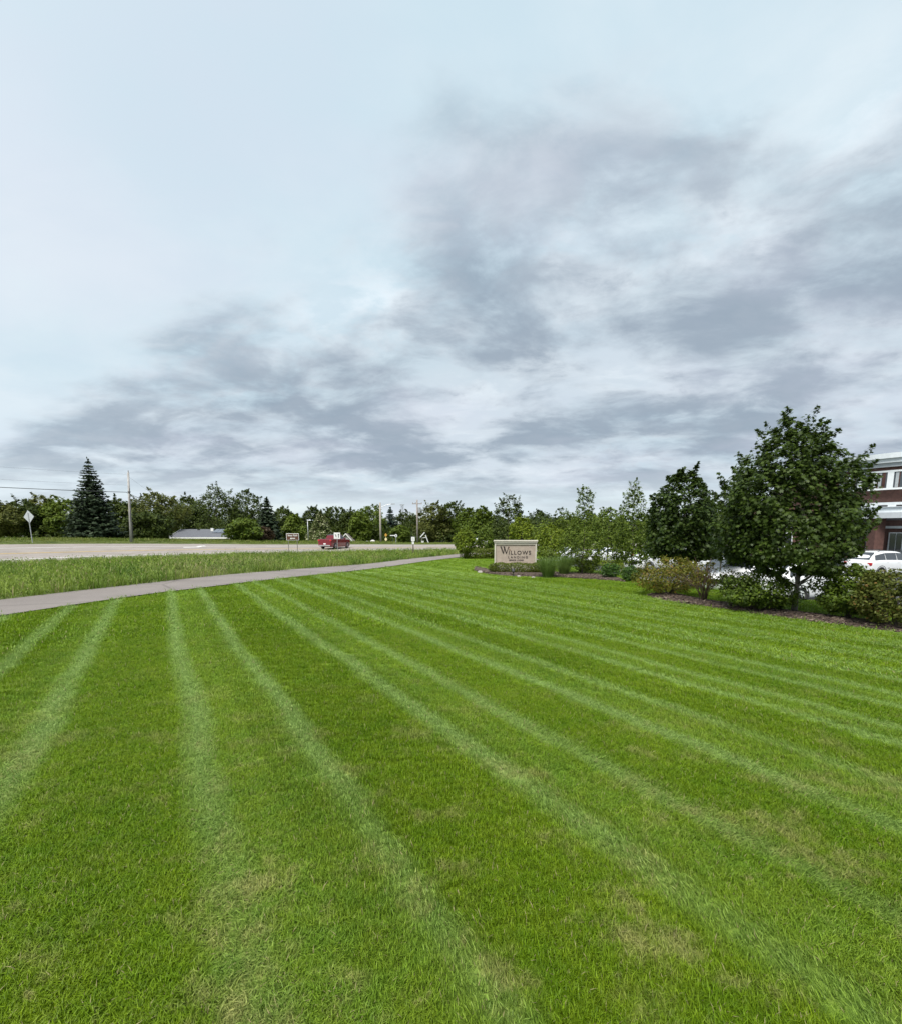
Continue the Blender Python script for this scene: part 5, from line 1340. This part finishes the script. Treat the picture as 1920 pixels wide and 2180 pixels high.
# ------------------------------------------------------------------ brick building at the right edge
def building():
    brick = M('dark_brick', (.105, .052, .042), .9, .2, 4, .4, 40); white = M('trim_white', (.62, .66, .69), .6, .05, 3); grey = M('trim_grey', (.42, .45, .48), .6, .06, 3); frame = M('window_white', (.72, .75, .77), .5, .04)
    Y = 44.0; cx, cy = at(1858, 1030, Y)[0] + 5.0, Y + 2.0; gzz = g1(cx, cy); R = 5.0; k = mpp(Y, 3)
    def zz(v): return at(1890, v, Y)[2] - gzz
    e = empty('brick_building', (cx, cy, gzz), 0); tag(e, 'dark brick building with white cornices and a rounded bay', 'building')
    def ring(name, r0, r1, z0, z1, mat, par=e): m = MB(); m.lathe([(r0, z0), (r1, z0), (r1, z1), (r0, z1), (r0, z0)], 64); return m.obj(name, mat, par)
    zc0, zc1 = zz(996), zz(968)
    m = MB(); m.lathe([(.01, zz(1071)), (R, zz(1071)), (R, zc0 + .1)], 64); m.obj('bay_wall', brick, e, True)
    c = ring('cornice', R - .3, R + .22, zc0, zc0 + (zc1 - zc0) * .30, grey); ring('moulding', R - .3, R + .42, zc0 + (zc1 - zc0) * .303, zc0 + (zc1 - zc0) * .62, white, c); ring('moulding', R - .3, R + .60, zc0 + (zc1 - zc0) * .623, zc1, white, c)
    m = MB(); m.lathe([(.01, zc1 + .004), (R + .5, zc1 + .002)], 48); m.obj('roof', grey, e)
    wz0, wz1 = zz(1044), zz(1003)
    ring('window_band', R - .1, R + .06, wz0, wz0 + .16, frame); ring('window_band', R - .1, R + .06, wz1 - .16, wz1, frame)
    step = .235
    for i in range(27):
        a = math.radians(90) + i * step
        def arc(a0, a1, r0, r1, z0, z1): m = MB(); m.lathe([(r0, z0), (r1, z0), (r1, z1), (r0, z1), (r0, z0)], 4, 'z', a0, a1); m.add([(r * math.cos(t), r * math.sin(t), z) for t in (a0, a1) for r, z in ((r0, z0), (r1, z0), (r1, z1), (r0, z1))], [(0, 1, 2, 3), (7, 6, 5, 4)]); return m
        arc(a, a + step * .36, R - .05, R + .05, wz0 + .162, wz1 - .162).obj('mullion', frame, e)
        w = arc(a + step * .36, a + step, R - .05, R - .004, wz0 + .162, wz1 - .162).obj('window', GLASS, e)
        arc(a + step * .46, a + step * .64, R - .003, R + .004, wz0 + .2, wz1 - .2).obj('blind', M('blind', (.34, .37, .39), .7), w)
    # canopy ring over the entrance
    b0, b1, b2 = zz(1104), zz(1092), zz(1071); cv = ring('canopy', 1.0, R + .55, b1, b2, white); ring('canopy_edge', 1.0, R + .95, b0, b1 - .003, grey, cv); ring('canopy_step', 1.0, R + .70, (b1 + b2) / 2, (b1 + b2) / 2 + .06, grey, cv)
    for i in range(26):
        a = math.radians(95) + i * .22; m = MB(); z = b2 - .30; m.lathe([(R + .53, z - .07), (R + .562, z - .07), (R + .562, z + .07), (R + .53, z + .07)], 3, 'z', a, a + .12); m.obj('vent_slot', DARKM, cv)
    # brick piers under the canopy
    for a in (2.75, 3.15, 3.62, 4.15):
        x, y = (R + .1) * math.cos(a), (R + .1) * math.sin(a); m = MB(); m.box(x - .42, x + .42, y - .42, y + .42, 0, b0 - .004); p_ = m.obj('pier', brick, e); m = MB(); m.box(x - .50, x + .50, y - .50, y + .50, -.02, .5); m.obj('pier_base', grey, p_)
    # recessed ground-floor front
    m = MB(); m.box(-9, 6, 5.2, 12, 0, zz(1071)); m.obj('front_wall', brick, e)
    for x in np.arange(-8.2, 5, 2.3):
        f = MB(); f.box(x, x + 1.5, 5.12, 5.197, .25, 2.9); fr = f.obj('window', frame, e); g = MB(); g.box(x + .12, x + .70, 5.09, 5.117, .35, 2.8); g.box(x + .80, x + 1.38, 5.09, 5.117, .35, 2.8); g.obj('pane', GLASS, fr)
    m = MB(); m.box(-9.05, 6, 5.08, 5.197, 3.3, 3.55); m.obj('string_course', white, e)
    # set-back wing on the left
    wx1 = at(1852, 1010, 53)[0] - cx; wy = 53 - cy; zt = at(1830, 999, 53)[2] - gzz; zl = at(1830, 1016, 53)[2] - gzz
    m = MB(); m.box(wx1 - 3.6, wx1, wy, wy + 10, 0, zl); wing = m.obj('wing_wall', brick, e)
    for z0, z1, o in ((zl + .002, zl + (zt - zl) * .4, .2), (zl + (zt - zl) * .4 + .002, zl + (zt - zl) * .7, .38), (zl + (zt - zl) * .7 + .002, zt, .55)): m = MB(); m.box(wx1 - 3.6 - o, wx1 + o, wy - o, wy + 10, z0, z1); m.obj('wing_cornice', white, wing)
    for x in (wx1 - 1.9,):
        z1 = at(1830, 1028, 53)[2] - gzz; f = MB(); f.box(x - .75, x + .75, wy - .07, wy - .003, z1 - 1.75, z1 + .25); fr = f.obj('wing_window', frame, wing); g = MB(); g.box(x - .6, x + .6, wy - .085, wy - .072, z1 - 1.6, z1); g.obj('pane', GLASS, fr)
    m = MB(); m.box(wx1 + .003, wx1 + 6, wy + 2, wy + 8, 0, zl - .3); m.obj('link_wall', brick, e); m = MB(); m.box(wx1 + .003, wx1 + 6, wy + 1.9, wy + 8.1, zl - .298, zl + .1); m.obj('link_coping', white, e); m = MB(); m.box(wx1 + .4, wx1 + 5.4, wy + 1.92, wy + 1.997, zl - 2.4, zl - 2.1); m.obj('link_sill', white, e)


building()
# turn arrow painted on the road
ap = at_z(408, 1165.5, -.12); d_, t_ = poly_sd(np.array([ap[0]]), np.array([ap[1]]), RN)


def road_arrow(u, v):
    best = None
    for d in np.linspace(3, 13, 60):
        q = offset(RD, d); zz = -.9 + RDB * d
        for j in range(0, len(q)):
            x, y, z = q[j][0], q[j][1], zz[j]
            if y < 5: continue
            c = y * math.cos(TH) + (EYE - z) * math.sin(TH); uu = 960 + F * x / c; vv = CY - F * ((z - EYE) * math.cos(TH) + y * math.sin(TH)) / c
            s = (uu - u) ** 2 + 4 * (vv - v) ** 2
            if best is None or s < best[0]: best = (s, x, y, d, j)
    _, x, y, d, j = best; T = RD[j + 1] - RD[j - 1]; T /= np.linalg.norm(T); Nn = np.array([-T[1], T[0]])
    sh = [(-1.5, -.12), (.3, -.12), (.9, .5), (.55, .75), (1.6, 1.0), (1.5, .15), (1.2, .35), (.5, -.45), (-1.5, -.45)]
    m = MB(); V = []
    for a, b in sh:
        a, b = a * 1.15, b * 1.5; q = np.array([x, y]) + T * a + Nn * b; V.append((q[0], q[1], -.9 + RDB[j] * (d + b) + .016))
    m.add(V, [tuple(range(len(sh)))]); struct(m.obj('turn_arrow_marking', LINEW))


road_arrow(408, 1165.5)
